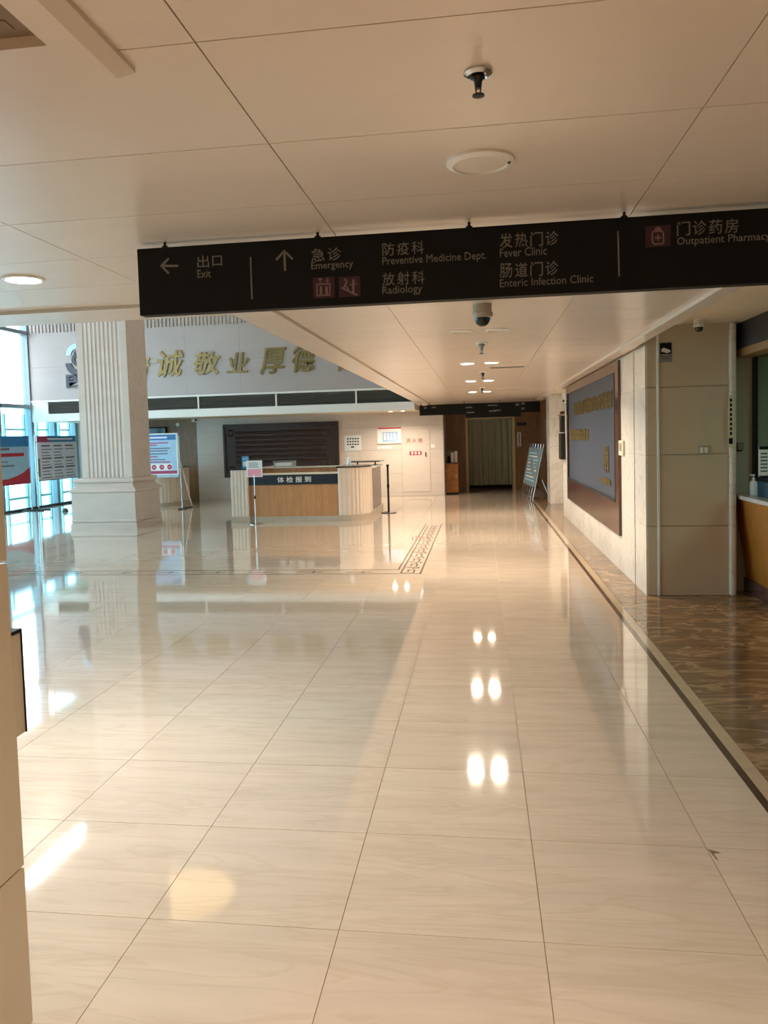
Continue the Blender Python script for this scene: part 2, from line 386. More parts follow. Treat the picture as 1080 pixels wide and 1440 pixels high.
# ------------------------------------------------------------------ setting: far wall, alcove, gallery
YF = 21.7
wb = struct(MB().box(-8.0, -1.0, YF+.025, YF+.3, 0, 2.6).box(-1.2, -1.0, YF+.3, 23.9, 0, 2.6).build('wall_back', GAP))
cols = [-8.0+7.02/6*i for i in range(7)]; rows = [0, .64, 1.28, 1.93, 2.5]
for i in range(6):
    for j in range(4):
        bx('stone_panel', LINEN, cols[i]+.002, cols[i+1]-.002, YF, YF+.026, rows[j]+.003, rows[j+1]-.003, wb)
bx('corner_post', LINEN, -.999, -.98, YF, YF+.3, 0, 2.5, wb)
wbr = struct(bx('wall_back_wood', WOODW, -11.0, -8.0, YF+.05, YF+.3, 0, 2.6))
for k in range(5): bx('wood_panel', WOODW, -11.0+.6*k+.004, -11.0+.6*(k+1)-.004, YF+.03, YF+.052, 0.06, 2.45, wbr)
YAL = 23.8
wa = struct(MB().box(-1.0, -.43, YAL+.02, YAL+.2, 0, 2.6).box(.93, 1.75, YAL+.02, YAL+.2, 0, 2.6).box(-.43, .93, YAL+.02, YAL+.2, 2.14, 2.6).build('wall_alcove', WOODW))
for x0, x1, z0, z1 in ((-.99, -.72, .06, 2.5), (-.715, -.44, .06, 2.5), (1.02, 1.36, .06, 2.5), (1.365, 1.70, .06, 2.5), (-.43, .29, 2.2, 2.5), (.295, 1.01, 2.2, 2.5)):
    bx('wood_panel', WOODW, x0, x1, YAL, YAL+.021, z0, z1, wa)
d2 = struct(MB().box(-.44, -.36, YAL-.03, YAL+.24, 0, 2.19).box(.92, 1.01, YAL-.03, YAL+.24, 0, 2.19).box(-.36, .92, YAL-.03, YAL+.24, 2.10, 2.19).build('door_1', mat('door_frame', '#cdbb8e', rough=.4, var=.04)))
struct(MB().box(-1.2, 1.9, 26.2, 26.4, 0, 2.6).box(-1.2, -.44, 24.0, 26.3, 0, 2.6).box(1.0, 1.9, 24.0, 26.3, 0, 2.6).build('wall_corridor_end', ATR))
bx('floor_beyond', FLOORM, -1.0, 1.8, 24.2, 26.3, -.2, 0.0, floor)
struct(bx('ceiling_beyond', CEILW, -1.2, 1.9, 23.9, 26.3, 2.5, 2.6))

YU = 19.6                                            # gallery front with the inscription
wu = struct(MB().box(-11.8, XE, YU+.03, YU+.35, 2.86, 5.05).box(-11.8, XE, YU+.3, YU+.4, 2.3, 2.9).box(XE, 6.2, YU+.03, YU+.4, 3.0, 5.05).build('wall_gallery', ATR))
gx = [-11.8+1.45*i for i in range(8)]; gx[-1] = XE
for i in range(7):
    for z0, z1 in ((2.86, 3.72), (3.722, 4.60)):
        bx('stone_panel', GALST, gx[i]+.001, gx[i+1]-.001, YU, YU+.03, z0+.001, z1-.001, wu)
fl = MB()
x = -11.8
while x < XE-.1:
    fl.prism([(x, YU+.03), (x+.012, YU-.012), (x+.06, YU-.012), (x+.072, YU+.03)], 4.62, 4.98); x += .1
fl.box(-11.8, XE, YU-.02, YU+.03, 4.98, 5.05).box(-11.8, XE, YU-.01, YU+.03, 4.598, 4.62)
fl.build('fluted_frieze', GALST, wu, kind='stuff')
bx('fascia', WHITEP, -11.8, XE, YU-.02, YU+.3, 2.30, 2.50, wu)
bx('fascia_lip', WHITEP, -11.8, XE, YU-.03, YU+.2, 2.815, 2.86, wu)
bx('louvre_recess', LBACK, -11.3, XE, YU+.2, YU+.3, 2.5, 2.815, wu)
bx('louvre_end', WHITEP, -11.8, -11.3, YU-.01, YU+.3, 2.5, 2.815, wu)
lx = [-11.3, -9.3, -7.15, -5.1, -3.05, XE]
for i in range(5):
    bx('louvre_post', WHITEP, lx[i]-.02, lx[i]+.02, YU-.005, YU+.06, 2.5, 2.815, wu)
    for k in range(6):
        z = 2.515+.05*k
        s_ = MB().prism_x([(YU+.01, z), (YU+.015, z-.004), (YU+.075, z+.034), (YU+.07, z+.038)], lx[i]+.02, lx[i+1]-.02)
        s_.build('louvre_slat', LOUV, wu)
sof = struct(bx('ceiling_gallery', CEILW, -11.8, XE, YU+.3, YF+.3, 2.31, 2.45))
struct(bx('floor_gallery', ATR, -12.2, 6.2, YU+.35, 26.0, 4.85, 5.0))
rl = struct(MB().box(-11.8, XE, YU+.1, YU+.16, 5.95, 6.0).build('trim_4', STEEL))
for k in range(9): MB().tube((-11.6+1.22*k, YU+.13, 5.0), (-11.6+1.22*k, YU+.13, 5.96), .022).build('railing_post', STEEL, rl)
for k in range(8): bx('railing_pane', GLASSL, -11.57+1.22*k, -10.41+1.22*k, YU+.125, YU+.135, 5.1, 5.9, rl)
# atrium above: upper walls and ceiling
HA = 9.0
struct(bx('ceiling_atrium', ATR, -12.2, 6.2, YE-.3, 26.2, HA, HA+.3))
struct(bx('wall_atrium_front', ATR, -12.2, XE, YE-.3, YE-.02, 3.0, HA))
struct(bx('wall_atrium_side', ATR, XE, XE+.3, YE-.3, 26.2, 2.96, HA))
struct(bx('wall_atrium_back', ATR, -12.2, XE, 24.0, 24.3, 5.0, HA))

# ------------------------------------------------------------------ setting: glass wall on the left
XG = -11.85
HG = 5.7
struct(bx('wall_atrium_left', ATR, XG-.1, XG+.1, YE, 24.0, HG, HA))
win = struct(MB().box(XG-.06, XG+.06, 1.3, 22.0, 0, .06).build('window_1', MULL))
my = [1.35, 3.1, 4.85, 6.6, 8.3, 10.0, 11.7, 13.3, 14.95, 16.6, 18.15, 19.62, 20.75, 21.9]
for i, y in enumerate(my):
    bx('mullion', MULL, XG-.1, XG+.1, y-.07, y+.07, .06, HG if (YE < y < YU+.2) else 2.5, win)
for i in range(len(my)-1):
    up = my[i] > YE-.5 and my[i+1] < YU+.3
    zs = [.06, 2.70, 4.62, HG] if up else [.06, 2.45]
    for k in range(len(zs)-1):
        if k: bx('transom', MULL, XG-.05, XG+.13, my[i]+.07, my[i+1]-.07, zs[k]-.05, zs[k]+.05, win)
        bx('pane', GLASSL if k == 0 else GLASS, XG-.006, XG+.006, my[i]+.07, my[i+1]-.07, zs[k]+(.05 if k else 0), zs[k+1]-.05, win)
    if my[i] > 14: # inner frame of the lower glazing, like a door leaf
        a, b2 = my[i]+.3, my[i+1]-.25
        MB().box(XG-.03, XG+.03, a, a+.05, .06, 2.5).box(XG-.03, XG+.03, b2-.05, b2, .06, 2.5).box(XG-.03, XG+.03, a+.05, b2-.05, .3, .36).box(XG-.03, XG+.03, a+.05, b2-.05, 2.08, 2.13).build('leaf_frame', mat('leaf_teal', '#a8dfe6', rough=.4, metal=.2, var=.03), win)
bx('sill_strip', DKMET, XG+.06, XG+.10, 12, 22, 0, .05, win)
struct(bx('wall_glass_end', WHITEP, XG-.1, -11.0, 22.0, 22.3, 0, 2.4))
grd = struct(bx('ground_outside', mat('outside_paving', '#d5dcda', rough=.8, var=.06), -70, XG-.1, -30, 60, -.3, -.1))
struct(bx('wall_counter_room', mat('counter_room', '#9fb5ac', rough=.7, var=.03), 5.9, 6.2, -8.1, 8.5, 0, HB))
struct(bx('ceiling_edge', CEILW, 1.55, 2.7, 8.52, 24.0, HC, 2.95))
# ------------------------------------------------------------------ fluted column in the atrium
cx0, cx1, cy0, cy1 = -8.0, -6.63, 14.5, 15.75
colo = empty('stone_column', ((cx0+cx1)/2, (cy0+cy1)/2, 0), 'tall fluted pinkish stone column on a moulded square base in the atrium', 'column')
def rloft(prof):
    m = MB(); m.rings([[(cx0-d, cy0-d, z), (cx1+d, cy0-d, z), (cx1+d, cy1+d, z), (cx0-d, cy1+d, z)] for d, z in prof]); return m
rloft([(0.0, 0), (0.0, .10), (-.015, .115)]).build('plinth', COLST, colo)
rloft([(-.03, .115), (-.03, .135), (-.005, .15), (-.005, .175), (-.03, .19), (-.03, .71)]).build('pedestal', COLST, colo)
rloft([(-.03, .71), (.005, .735), (.005, .775), (-.03, .80), (-.075, .84), (-.10, .90), (-.06, .915), (-.05, .95), (-.06, .985), (-.15, 1.0)]).build('base_moulding', COLST, colo, smooth=None)
sx0, sx1, sy0, sy1 = cx0+.20, cx1-.13, cy0+.18, cy1-.18
def flute_side(n0, n1, n, depth=.013):
    out = []; s_ = (n1-n0)/n
    for k in range(n):
        a = n0+s_*k
        for t, d in ((.12, 0), (.25, .7), (.5, 1), (.75, .7), (.88, 0)): out.append((a+s_*t, d*depth))
    return out
poly = [(sx0, sy0)] + [(u, sy0+d) for u, d in flute_side(sx0+.13, sx1-.13, 9)] + [(sx1, sy0)] + [(sx1-d, u) for u, d in flute_side(sy0+.12, sy1-.12, 8)] + [(sx1, sy1), (sx0, sy1)]
MB().prism(poly, 1.0, HA).build('shaft', COLST, colo)

# ------------------------------------------------------------------ reception desk
DY = 15.45
desk = empty('reception_desk', (-3.65, 16.6, 0), 'cream fluted reception desk with wood front, navy name band and rounded end', 'desk')
def fluted_path(pts, n, depth):
    # pts polyline in XY; returns scalloped outline
    L_ = [0]
    for a, b2 in zip(pts, pts[1:]): L_.append(L_[-1] + math.dist(a, b2))
    def at(s):
        for k in range(len(pts)-1):
            if s <= L_[k+1]+1e-9:
                t = (s-L_[k])/(L_[k+1]-L_[k]); a, b2 = pts[k], pts[k+1]
                d = Vector((b2[0]-a[0], b2[1]-a[1])).normalized(); return Vector((a[0]+(b2[0]-a[0])*t, a[1]+(b2[1]-a[1])*t)), Vector((d.y, -d.x))
    out = []
    for k in range(n):
        for t, h in ((.04, 0), (.22, .75), (.5, 1), (.78, .75), (.96, 0)):
            p, nn = at(L_[-1]*(k+t)/n); q = p + nn*(h*depth); out.append((q.x, q.y))
    return out
# left block
lp = [(-5.02, 16.1), (-5.02, DY+.02), (-5.0, DY), (-4.66, DY)]
MB().prism(fluted_path(lp, 14, .013) + [(-4.66, 17.7), (-5.02, 17.7)], .12, 1.06).build('end_block', FLUTE, desk, smooth=30)
MB().box(-5.04, -4.64, DY-.02, 17.72, 0, .12).build('plinth', mat('plinth_stone', '#b9ab98', rough=.3, var=.06), desk)
MB().box(-5.05, -4.64, DY-.03, 17.72, 1.06, 1.085).build('top_slab', GRANITE, desk)
# right rounded block
R = .52; xr = -2.26; cyc = DY+R
arc = [(-2.82, DY), (xr-R, DY)] + [(xr-R+R*math.sin(a*math.pi/24), cyc-R*math.cos(a*math.pi/24)) for a in range(1, 13)]
MB().prism(fluted_path(arc, 10, .015) + [(xr, 16.4), (-2.82, 16.4)], .12, 1.06).build('rounded_end', FLUTE, desk, smooth=30)
def grow(d): return [(-2.84, DY-d), (xr-R, DY-d)] + [(xr-R+(R+d)*math.sin(a*math.pi/24), cyc-(R+d)*math.cos(a*math.pi/24)) for a in range(1, 13)]
MB().prism(grow(.02) + [(xr+.02, 18.0), (-2.84, 18.0)], 0, .12).build('plinth', MATS['plinth_stone'], desk)
MB().prism(grow(.035) + [(xr+.035, 16.4), (-2.84, 16.4)], 1.06, 1.085).build('top_slab', GRANITE, desk)
MB().box(-2.80, xr-.02, 16.4, 18.0, .12, 1.0).build('side_return', mat('return_panel', '#6d6154', rough=.25, var=.1), desk)
MB().box(xr-.03, xr-.012, 16.45, 16.52, .16, 1.0).build('groove', DKMET, desk)
MB().box(-2.86, xr+.02, 16.42, 18.05, 1.0, 1.03).build('return_top', WHITEP, desk)
MB().box(-2.90, xr+.06, 17.3, 18.1, 1.10, 1.125).box(-2.75, -2.72, 17.5, 17.53, 1.03, 1.10).box(-2.35, -2.32, 17.5, 17.53, 1.03, 1.10).build('transaction_shelf', GRANITE, desk)
# middle
MB().box(-4.66, -2.82, DY+.09, DY+.14, .10, .745).build('front_panel', WOOD, desk)
MB().box(-4.66, -2.82, DY+.06, DY+.15, 0, .10).build('kick_board', MATS['plinth_stone'], desk)
band = MB().box(-4.66, -2.82, DY+.06, DY+.14, .745, .945).build('name_band', NAVY, desk)
band['label'] = 'navy band with white lettering'
a, b2 = on_y(390, 680, DY+.06), on_y(437, 666, DY+.06)
text_obj('lettering', '体 检 报 到', WHITEP, (a.x, b2.x, .785, .905), DY+.06, band, .006, bold=.012)
MB().box(-4.66, -2.82, DY+.05, DY+.30, .945, .975).build('front_ledge', mat('ledge_cream', '#e8dcc6', rough=.4, var=.03), desk)
MB().box(-4.66, -2.82, DY+.32, DY+.95, .72, .75).build('work_surface', WOOD, desk)
MB().box(-4.64, -2.84, 16.25, 16.35, 0.0, 1.05).build('back_panel', WOOD, desk)
MB().box(-4.64, -2.84, 16.2, 16.5, 1.05, 1.075).build('back_shelf', MATS['ledge_cream'], desk)

# things on and by the desk
def pump_bottle(name, loc, h, r, label, mt=BOTTLE, group=None):
    e = empty(name, loc, label, 'bottle', group)
    c = loc
    MB().lathe([(r*.95, 0), (r, .01), (r, h*.58), (r*.8, h*.66), (r*.38, h*.70), (r*.38, h*.75)], c, 16).build('body', mt, e, smooth=40)
    MB().lathe([(r*.45, h*.75), (r*.45, h*.83), (r*.18, h*.84), (r*.18, h*.93)], c, 12).build('collar', WHITE, e, smooth=40)
    MB().box(c[0]-r*1.0, c[0]+r*.35, c[1]-r*.28, c[1]+r*.28, c[2]+h*.93, c[2]+h).build('pump_head', WHITE, e, bevel=.003)
    return e
bp = on_y(491, 656, 15.75); pump_bottle('pump_bottle', (bp.x, 15.75, 1.085), .25, .04, 'white pump bottle standing on the rounded end of the reception desk')
p = on_y(345, 650, 15.9)
bb = empty('brochure_box', (p.x, 15.9, 1.085), 'bright blue upright brochure box on the left end of the reception desk', 'box')
MB().box(p.x-.06, p.x+.06, 15.86, 15.94, 1.085, 1.33).build('box_body', CYANF, bb); MB().box(p.x-.04, p.x+.04, 15.857, 15.86, 1.12, 1.22).build('printed_label', WHITEP, bb); MB().box(p.x-.045, p.x+.045, 15.857, 15.86, 1.26, 1.29).build('printed_band', PLBLUE, bb)
tr = empty('paper_tray', (-4.05, 16.33, 1.075), 'white paper tray with dark slot standing on the desk back shelf', 'tray')
MB().box(-4.32, -3.9, 16.21, 16.49, 1.075, 1.095).box(-4.32, -4.30, 16.21, 16.49, 1.095, 1.19).box(-3.92, -3.9, 16.21, 16.49, 1.095, 1.19).box(-4.32, -3.9, 16.47, 16.49, 1.095, 1.19).build('tray_body', mat('tray_grey', '#a9a49b', rough=.5, var=.05), tr)
MB().box(-4.29, -3.93, 16.22, 16.46, 1.097, 1.17).build('paper_stack', WHITEP, tr); MB().box(-4.36, -3.88, 16.25, 16.45, 1.19, 1.205).build('lid', GREYP, tr)

def placard(loc):
    x, y, z = loc
    e = empty('placard_stand', loc, 'pink and white placard on a thin pole in front of the reception desk', 'placard stand')
    MB().lathe([(.15, 0), (.15, .008), (.02, .025)], loc, 24).build('base', CHROME, e, smooth=40)
    MB().tube((x, y, .02), (x, y, .98), .011).build('pole', CHROME, e)
    MB().tube((x, y, .5), (x, y, .56), .018).build('clamp', DKMET, e)
    # tilted board
    t = math.radians(20); cz = .93
    def quad(u0, u1, v0, v1, off, th, nm, m, par):
        mb = MB()
        pts = []
        for oo in (off, off+th):
            for (u, v) in ((u0, v0), (u1, v0), (u1, v1), (u0, v1)):
                sh = -.10*v
                pts.append((x+u+sh, y + v*math.sin(t) - oo*math.cos(t), cz + v*math.cos(t) + oo*math.sin(t)))
        mb.rings([pts[:4], pts[4:]]); return mb.build(nm, m, par)
    b = quad(-.15, .17, 0, .34, 0, .012, 'board', WHITE, e)
    quad(-.125, .145, .015, .16, .0122, .002, 'pink_sheet', PINK, b); quad(-.125, .145, .18, .32, .0122, .002, 'white_sheet', mat('sheet', '#dfe3e3', rough=.5, var=.03), b)
    for k in range(4): quad(-.10, .10-.03*(k % 2), .195+.03*k, .207+.03*k, .0143, .001, 'print_line', PTEXT, b)
placard((on_z(360, 737, 0).x, on_z(360, 737, 0).y, 0))
p = Vector((-2.0, 17.0, 0))
st = empty('queue_stanchion', (p.x, p.y, 0), 'slim dark queue post with round base beside the desk end', 'stanchion')
MB().lathe([(.17, 0), (.17, .012), (.03, .035)], p, 24).build('base', DKMET, st, smooth=40)
MB().tube((p.x, p.y, .03), (p.x, p.y, 1.0), .022).build('post', DKMET, st); MB().tube((p.x, p.y, 1.0), (p.x, p.y, 1.05), .03).build('cap', DKMET, st); MB().tube((p.x, p.y, .55), (p.x, p.y, .62), .028).build('belt_clip', BLACK, st)

# ------------------------------------------------------------------ hanging direction signs
SY = 3.24
z0s, z1s = on_y(640, 420.5, SY).z, on_y(475, 332, SY).z
sg = empty('direction_sign', (0, SY+.03, z0s), 'long black bilingual direction sign with arrows hung close under the near ceiling', 'sign')
sxl = on_y(195, 400, SY).x
panel_o = MB().box(sxl, 1.42, SY, SY+.06, z0s, z1s).build('panel', BLACK, sg)
for px in (228, 445, 660, 880): 
    q = on_y(px, 340, SY); MB().tube((q.x, SY+.03, z1s), (q.x, SY+.03, HC), .006).build('hanger', DKMET, sg); MB().tube((q.x, SY+.03, z1s), (q.x, SY+.03, z1s+.012), .014).build('hanger_nut', DKMET, sg)
def stx(body, l, b, r, t, m=SIGNTX, bold=0.0):
    cs_ = body.split(' ')
    if ord(body[0]) > 255:                            # each character a piece of its own
        n = len(cs_); cw_ = (r-l)/(n+.22*(n-1)); sl = (t-b)
        for k, c in enumerate(cs_):
            xk = l+cw_*1.22*k; dy = -(xk-l)*.055
            A = on_y(xk, b+dy, SY); B = on_y(xk+cw_, b+dy, SY); T = on_y(xk, t+dy, SY); f_ = .08 if c == '口' else 0
            text_obj('character', c, m, (A.x+f_*(B.x-A.x), B.x-f_*(B.x-A.x), A.z+f_*(T.z-A.z), T.z-f_*(T.z-A.z)), SY, panel_o, .003)
        return
    A = on_y(l, b, SY); B = on_y(r, b, SY); T = on_y(l, t, SY)
    return text_obj('lettering', body, m, (A.x, B.x, A.z, T.z), SY, panel_o, .003, bold=bold)
stx('出 口', 278, 377, 314, 360); stx('Exit', 278, 391, 297, 380)
stx('急 诊', 438, 368, 480, 350); stx('Emergency', 438, 382, 497, 369)
stx('防 疫 科', 538, 360, 596, 342); stx('Preventive Medicine Dept.', 538, 376, 684, 362)
stx('放 射 科', 538, 402, 597, 384); stx('Radiology', 538, 417, 594, 403)
stx('发 热 门 诊', 703, 349, 785, 329); stx('Fever Clinic', 703, 362, 769, 350)
stx('肠 道 门 诊', 703, 391, 785, 371); stx('Enteric Infection Clinic', 703, 404, 834, 393)
stx('门 诊 药 房', 952, 332, 1038, 312); stx('Outpatient Pharmacy', 952, 348, 1083, 334)
def sline(pts, wpx, m, par, dep=.003, Y=SY):
    for (a, b3) in zip(pts, pts[1:]):
        A, B = on_y(*a, Y), on_y(*b3, Y); d = (B-A); n = Vector((-d.z, 0, d.x)).normalized()*(wpx/F*Y/2)
        d = d.normalized()*(wpx/F*Y*.3)
        q = [A-d+n, A-d-n, B+d-n, B+d+n]
        MB().rings([[(v.x, Y-.0002, v.z) for v in q], [(v.x, Y-dep, v.z) for v in q]]).build('stroke', m, par)
sline([(228, 374), (250, 374)], 3, SIGNTX, panel_o); sline([(237, 364), (227, 374), (237, 384)], 3, SIGNTX, panel_o)
sline([(400, 354), (401, 380)], 3, SIGNTX, panel_o); sline([(389, 365), (400, 353), (411, 364)], 3, SIGNTX, panel_o)
sline([(352.5, 362), (354.5, 420)], 2, SIGNTX, panel_o); sline([(869, 326), (870.5, 388)], 2, SIGNTX, panel_o)
def icon(l, t, r, b):
    A, B = on_y(l, b, SY), on_y(r, t, SY)
    return MB().box(A.x, B.x, SY-.002, SY+.001, A.z, B.z).build('icon_tile', MAROON, panel_o)
ic = icon(441, 389, 470, 420)
sline([(446, 400), (446, 416), (464, 415), (464, 399), (446, 400)], 1.8, PINKTX, ic, .004)
for x in (451.5, 459.5): sline([(x, 404), (x, 405)], 3.2, PINKTX, ic, .004); sline([(x, 407), (x, 413)], 3.4, PINKTX, ic, .004)
sline([(450.5, 397), (450.5, 391)], 1.2, PINKTX, ic, .004); sline([(448, 394), (450.5, 391), (453, 394)], 1.2, PINKTX, ic, .004)
sline([(460.5, 391), (460.5, 396)], 1.2, PINKTX, ic, .004); sline([(458, 394), (460.5, 396.5), (463, 393.5)], 1.2, PINKTX, ic, .004)
ic = icon(477, 388, 506, 418)
sline([(481, 405), (502, 415)], 2.4, PINKTX, ic, .004)
sline([(486, 393), (486, 394)], 3, PINKTX, ic, .004); sline([(488, 396), (485, 402), (483, 406)], 2.2, PINKTX, ic, .004); sline([(486, 401), (490, 407)], 1.8, PINKTX, ic, .004)
sline([(497, 394), (497, 395)], 3, PINKTX, ic, .004); sline([(497, 397), (497, 411)], 2.8, PINKTX, ic, .004); sline([(493, 401), (501, 399)], 1.5, PINKTX, ic, .004)
ic = icon(908, 316, 943, 348)
sline([(918, 326), (917, 329), (917.5, 341), (920, 343.5), (931, 343), (933, 340), (932.5, 328), (930, 325), (918, 326)], 1.8, PINKTX, ic, .004)
sline([(921, 323), (929, 322.5)], 2.2, PINKTX, ic, .004); sline([(922, 320.5), (928, 320.2)], 1.6, PINKTX, ic, .004)
sline([(925, 331), (925.3, 338)], 2, PINKTX, ic, .004); sline([(921.6, 334.7), (928.7, 334.4)], 2, PINKTX, ic, .004)

FY = 20.6
fs = empty('far_direction_sign', (0, FY+.03, 2.13), 'black direction sign spanning the corridor before the curtained doorway', 'sign')
fp = MB().box(-1.55, 1.52, FY, FY+.06, 2.17, 2.44).build('panel', BLACK, fs)
MB().box(-.37, 1.03, FY-.045, FY-.005, 2.07, 2.34).build('lower_panel', BLACK, fs)
for x in (-1.3, -.4, .5, 1.35): MB().tube((x, FY+.03, 2.44), (x, FY+.03, HC), .008).build('hanger', DKMET, fs)
# print too far off to read: plain blocks of lettering tone
for (a, t, b, d_) in ((655, 572, 664, 574), (656, 579, 667, 581), (686, 569, 700, 571), (688, 577, 698, 579), (664+30, 576, 704, 578)):
    A, B = on_y(a, d_, FY-.05), on_y(b, t, FY-.05); MB().box(A.x, B.x, FY-.05, FY-.045, A.z, B.z).build('print_block', SIGNTX, fp)
for (a, t, b, d_) in ((725, 567, 730, 571), (733, 566, 738, 569), (725, 574, 730, 578), (733, 573, 738, 576), (596, 572, 600, 575), (607, 572, 613, 574)):
    A, B = on_y(a, d_, FY), on_y(b, t, FY); MB().box(A.x, B.x, FY-.004, FY, A.z, B.z).build('print_block', SIGNTX, fp)

# ------------------------------------------------------------------ ceiling fittings
def downlight(loc, r, lit, label, group, power=0, col=WARM, lm=None, off=''):
    e = empty('downlight'+off, loc, label, 'light', group)
    n = 24
    MB().lathe([(r, 0), (r, -.006), (r*.82, -.010), (r*.80, -.002), (r*.80, 0)], loc, n).build('trim_ring', WHITE, e, smooth=40)
    MB().lathe([(r*.80, -.003), (r*.79, -.006), (.001, -.007)], loc, n).build('lens'+off, lm or LWARM if lit else mat('lens_unlit', '#cfc4b0', rough=.3, var=.03), e)
    if power: disc_light('downlight_lamp'+off, (loc[0], loc[1], loc[2]-.013), power, col, r*1.5, 150, e)
    return e
pairs = [(6.64, False), (9.62, True), (12.8, True), (16.1, True), (20.0, False)]
for y, lit in pairs[:4]:
    for x in (-.135, .15):
        nm_ = {9.62: 'lit downlight of the first lit pair', 12.8: 'lit downlight of the middle pair, between two sprinklers', 16.1: 'lit downlight of the pair nearest the far sign'}.get(y)
        near = ', the one beside the air grille' if x > 0 and y in (9.62, 16.1) else (', the one away from the air grille' if y in (9.62, 16.1) else '')
        downlight((x, y, HC), .095, lit, (nm_ + near if lit else 'unlit round downlight of the pair nearest the dome camera'),
                  'lit corridor downlights' if lit else 'unlit corridor downlights', 32 if lit else 0)
for y in (.2, -2.9, -6.0):
    for x in (-.135, .15): downlight((x, y, HC), .075, True, 'round downlight in the near hall ceiling before the long direction sign', 'hall downlights', 19, off='_offscreen')
p = on_z(33, 392, HC); downlight((p.x, p.y, HC), .105, True, 'large lit round downlight in the ceiling by the left glass front', None, 42, COOL, LCOOL)
for px, py in ((540.5, 576), (557, 575)):
    p = on_z(px, py, 2.31); downlight((p.x, 20.55, 2.31), .075, True, 'lit downlight in the gallery soffit above the floor plan', 'gallery soffit downlights', 22)

def sprinkler(loc, mt, label, cup=True, s=1.0):
    e = empty('sprinkler', loc, label, 'sprinkler', None); x, y, z = loc
    MB().lathe([(.042*s, 0), (.042*s, -.006), (.030*s, -.012), (.026*s, -.004)], loc, 24).build('flange', CHROME if cup else WHITE, e, smooth=40)
    MB().lathe([(.018*s, 0), (.020*s, -.02*s), (.012*s, -.03*s), (.008*s, -.05*s)], loc, 14).build('body', mt, e, smooth=40)
    for sx in (-1, 1): MB().tube((x+sx*.010*s, y, z-.03*s), (x+sx*.005*s, y, z-.068*s), .0022*s, 6).build('frame_arm', mt, e)
    MB().lathe([(.004*s, -.062*s), (.018*s, -.068*s), (.018*s, -.072*s), (.003*s, -.075*s)], loc, 16).build('deflector', mt, e, smooth=40)
    return e
p = on_z(672, 100, HC); sprinkler((p.x, p.y, HC), DKMET, 'dark fire sprinkler head with chrome collar in the ceiling before the speaker disc', True, .8)
p = on_z(677, 482, HC); e = sprinkler((p.x, p.y, HC), STEEL, 'pale sprinkler with deep cup behind the dome camera', False, 1.5)
p = on_z(679, 523, HC); sprinkler((p.x, p.y, HC), DKMET, 'small sprinkler between the first two lit downlight pairs', False, 1.3)
p = on_z(678, 545, HC); sprinkler((p.x, p.y, HC), DKMET, 'small sprinkler between the second and third lit downlight pairs', False, 1.3)
p = on_z(675, 226, HC)
sp = empty('ceiling_speaker', (p.x, p.y, HC), 'flat white round ceiling speaker above the direction sign', 'speaker')
MB().lathe([(.105, 0), (.105, -.008), (.085, -.016), (.083, -.006)], (p.x, p.y, HC), 40).build('rim', WHITE, sp, smooth=40)
MB().lathe([(.084, -.004), (.084, -.010), (.05, -.014), (.001, -.015)], (p.x, p.y, HC), 40).build('grille', mat('speaker_grille', '#d8d0c2', rough=.5, var=.03), sp, smooth=60)
MB().lathe([(.006, -.012), (.005, -.018)], (p.x+.088, p.y-.01, HC), 8).build('screw', DKMET, sp)
def dome_cam(loc, s, label, shell=WHITE, dome=None):
    e = empty('dome_camera', loc, label, 'security camera')
    MB().lathe([(.062*s, 0), (.062*s, -.05*s), (.070*s, -.06*s), (.066*s, -.085*s), (.05*s, -.09*s)], loc, 24).build('housing', shell, e, smooth=40)
    MB().lathe([(.052*s, -.088*s), (.050*s, -.105*s), (.038*s, -.13*s), (.018*s, -.143*s), (.001, -.145*s)], loc, 20).build('dome', dome or mat('camera_dome', '#14201b', rough=.08, var=.05), e, smooth=60)
    return e
p = on_z(678, 428, HC); dome_cam((p.x, p.y, HC), 1.0, 'dome security camera hanging under the corridor ceiling past the long sign', mat('cam_beige', '#b3a792', rough=.4, var=.03))
p = on_z(983, 450, HB); dome_cam((p.x, p.y, HB), .75, 'small white dome camera on the ceiling before the stone column end')
p = on_z(597, 566, HC); dome_cam((p.x, p.y, HC), .9, 'little dome camera left of the far direction sign')
def grille(px, py, w_, d_, label):
    p = on_z(px, py, HC); e = empty('air_grille', (p.x, p.y, HC), label, 'air vent')
    MB().box(p.x-w_/2, p.x+w_/2, p.y-d_/2, p.y+d_/2, HC-.004, HC-.001).build('backing', LBACK, e)
    MB().box(p.x-w_/2-.02, p.x+w_/2+.02, p.y-d_/2-.02, p.y-d_/2, HC-.008, HC).box(p.x-w_/2-.02, p.x+w_/2+.02, p.y+d_/2, p.y+d_/2+.02, HC-.008, HC).box(p.x-w_/2-.02, p.x-w_/2, p.y-d_/2, p.y+d_/2, HC-.008, HC).box(p.x+w_/2, p.x+w_/2+.02, p.y-d_/2, p.y+d_/2, HC-.008, HC).build('frame', CEILM, e)
    for k in range(4): y = p.y-d_/2+d_*(k+.5)/4; MB().box(p.x-w_/2, p.x+w_/2, y-.008, y+.008, HC-.007, HC-.003).build('slat', LOUV, e)
grille(713, 516, .42, .22, 'slotted air grille beside the first lit downlight pair')
grille(716, 547.5, .46, .2, 'slotted air grille beside the third lit downlight pair')

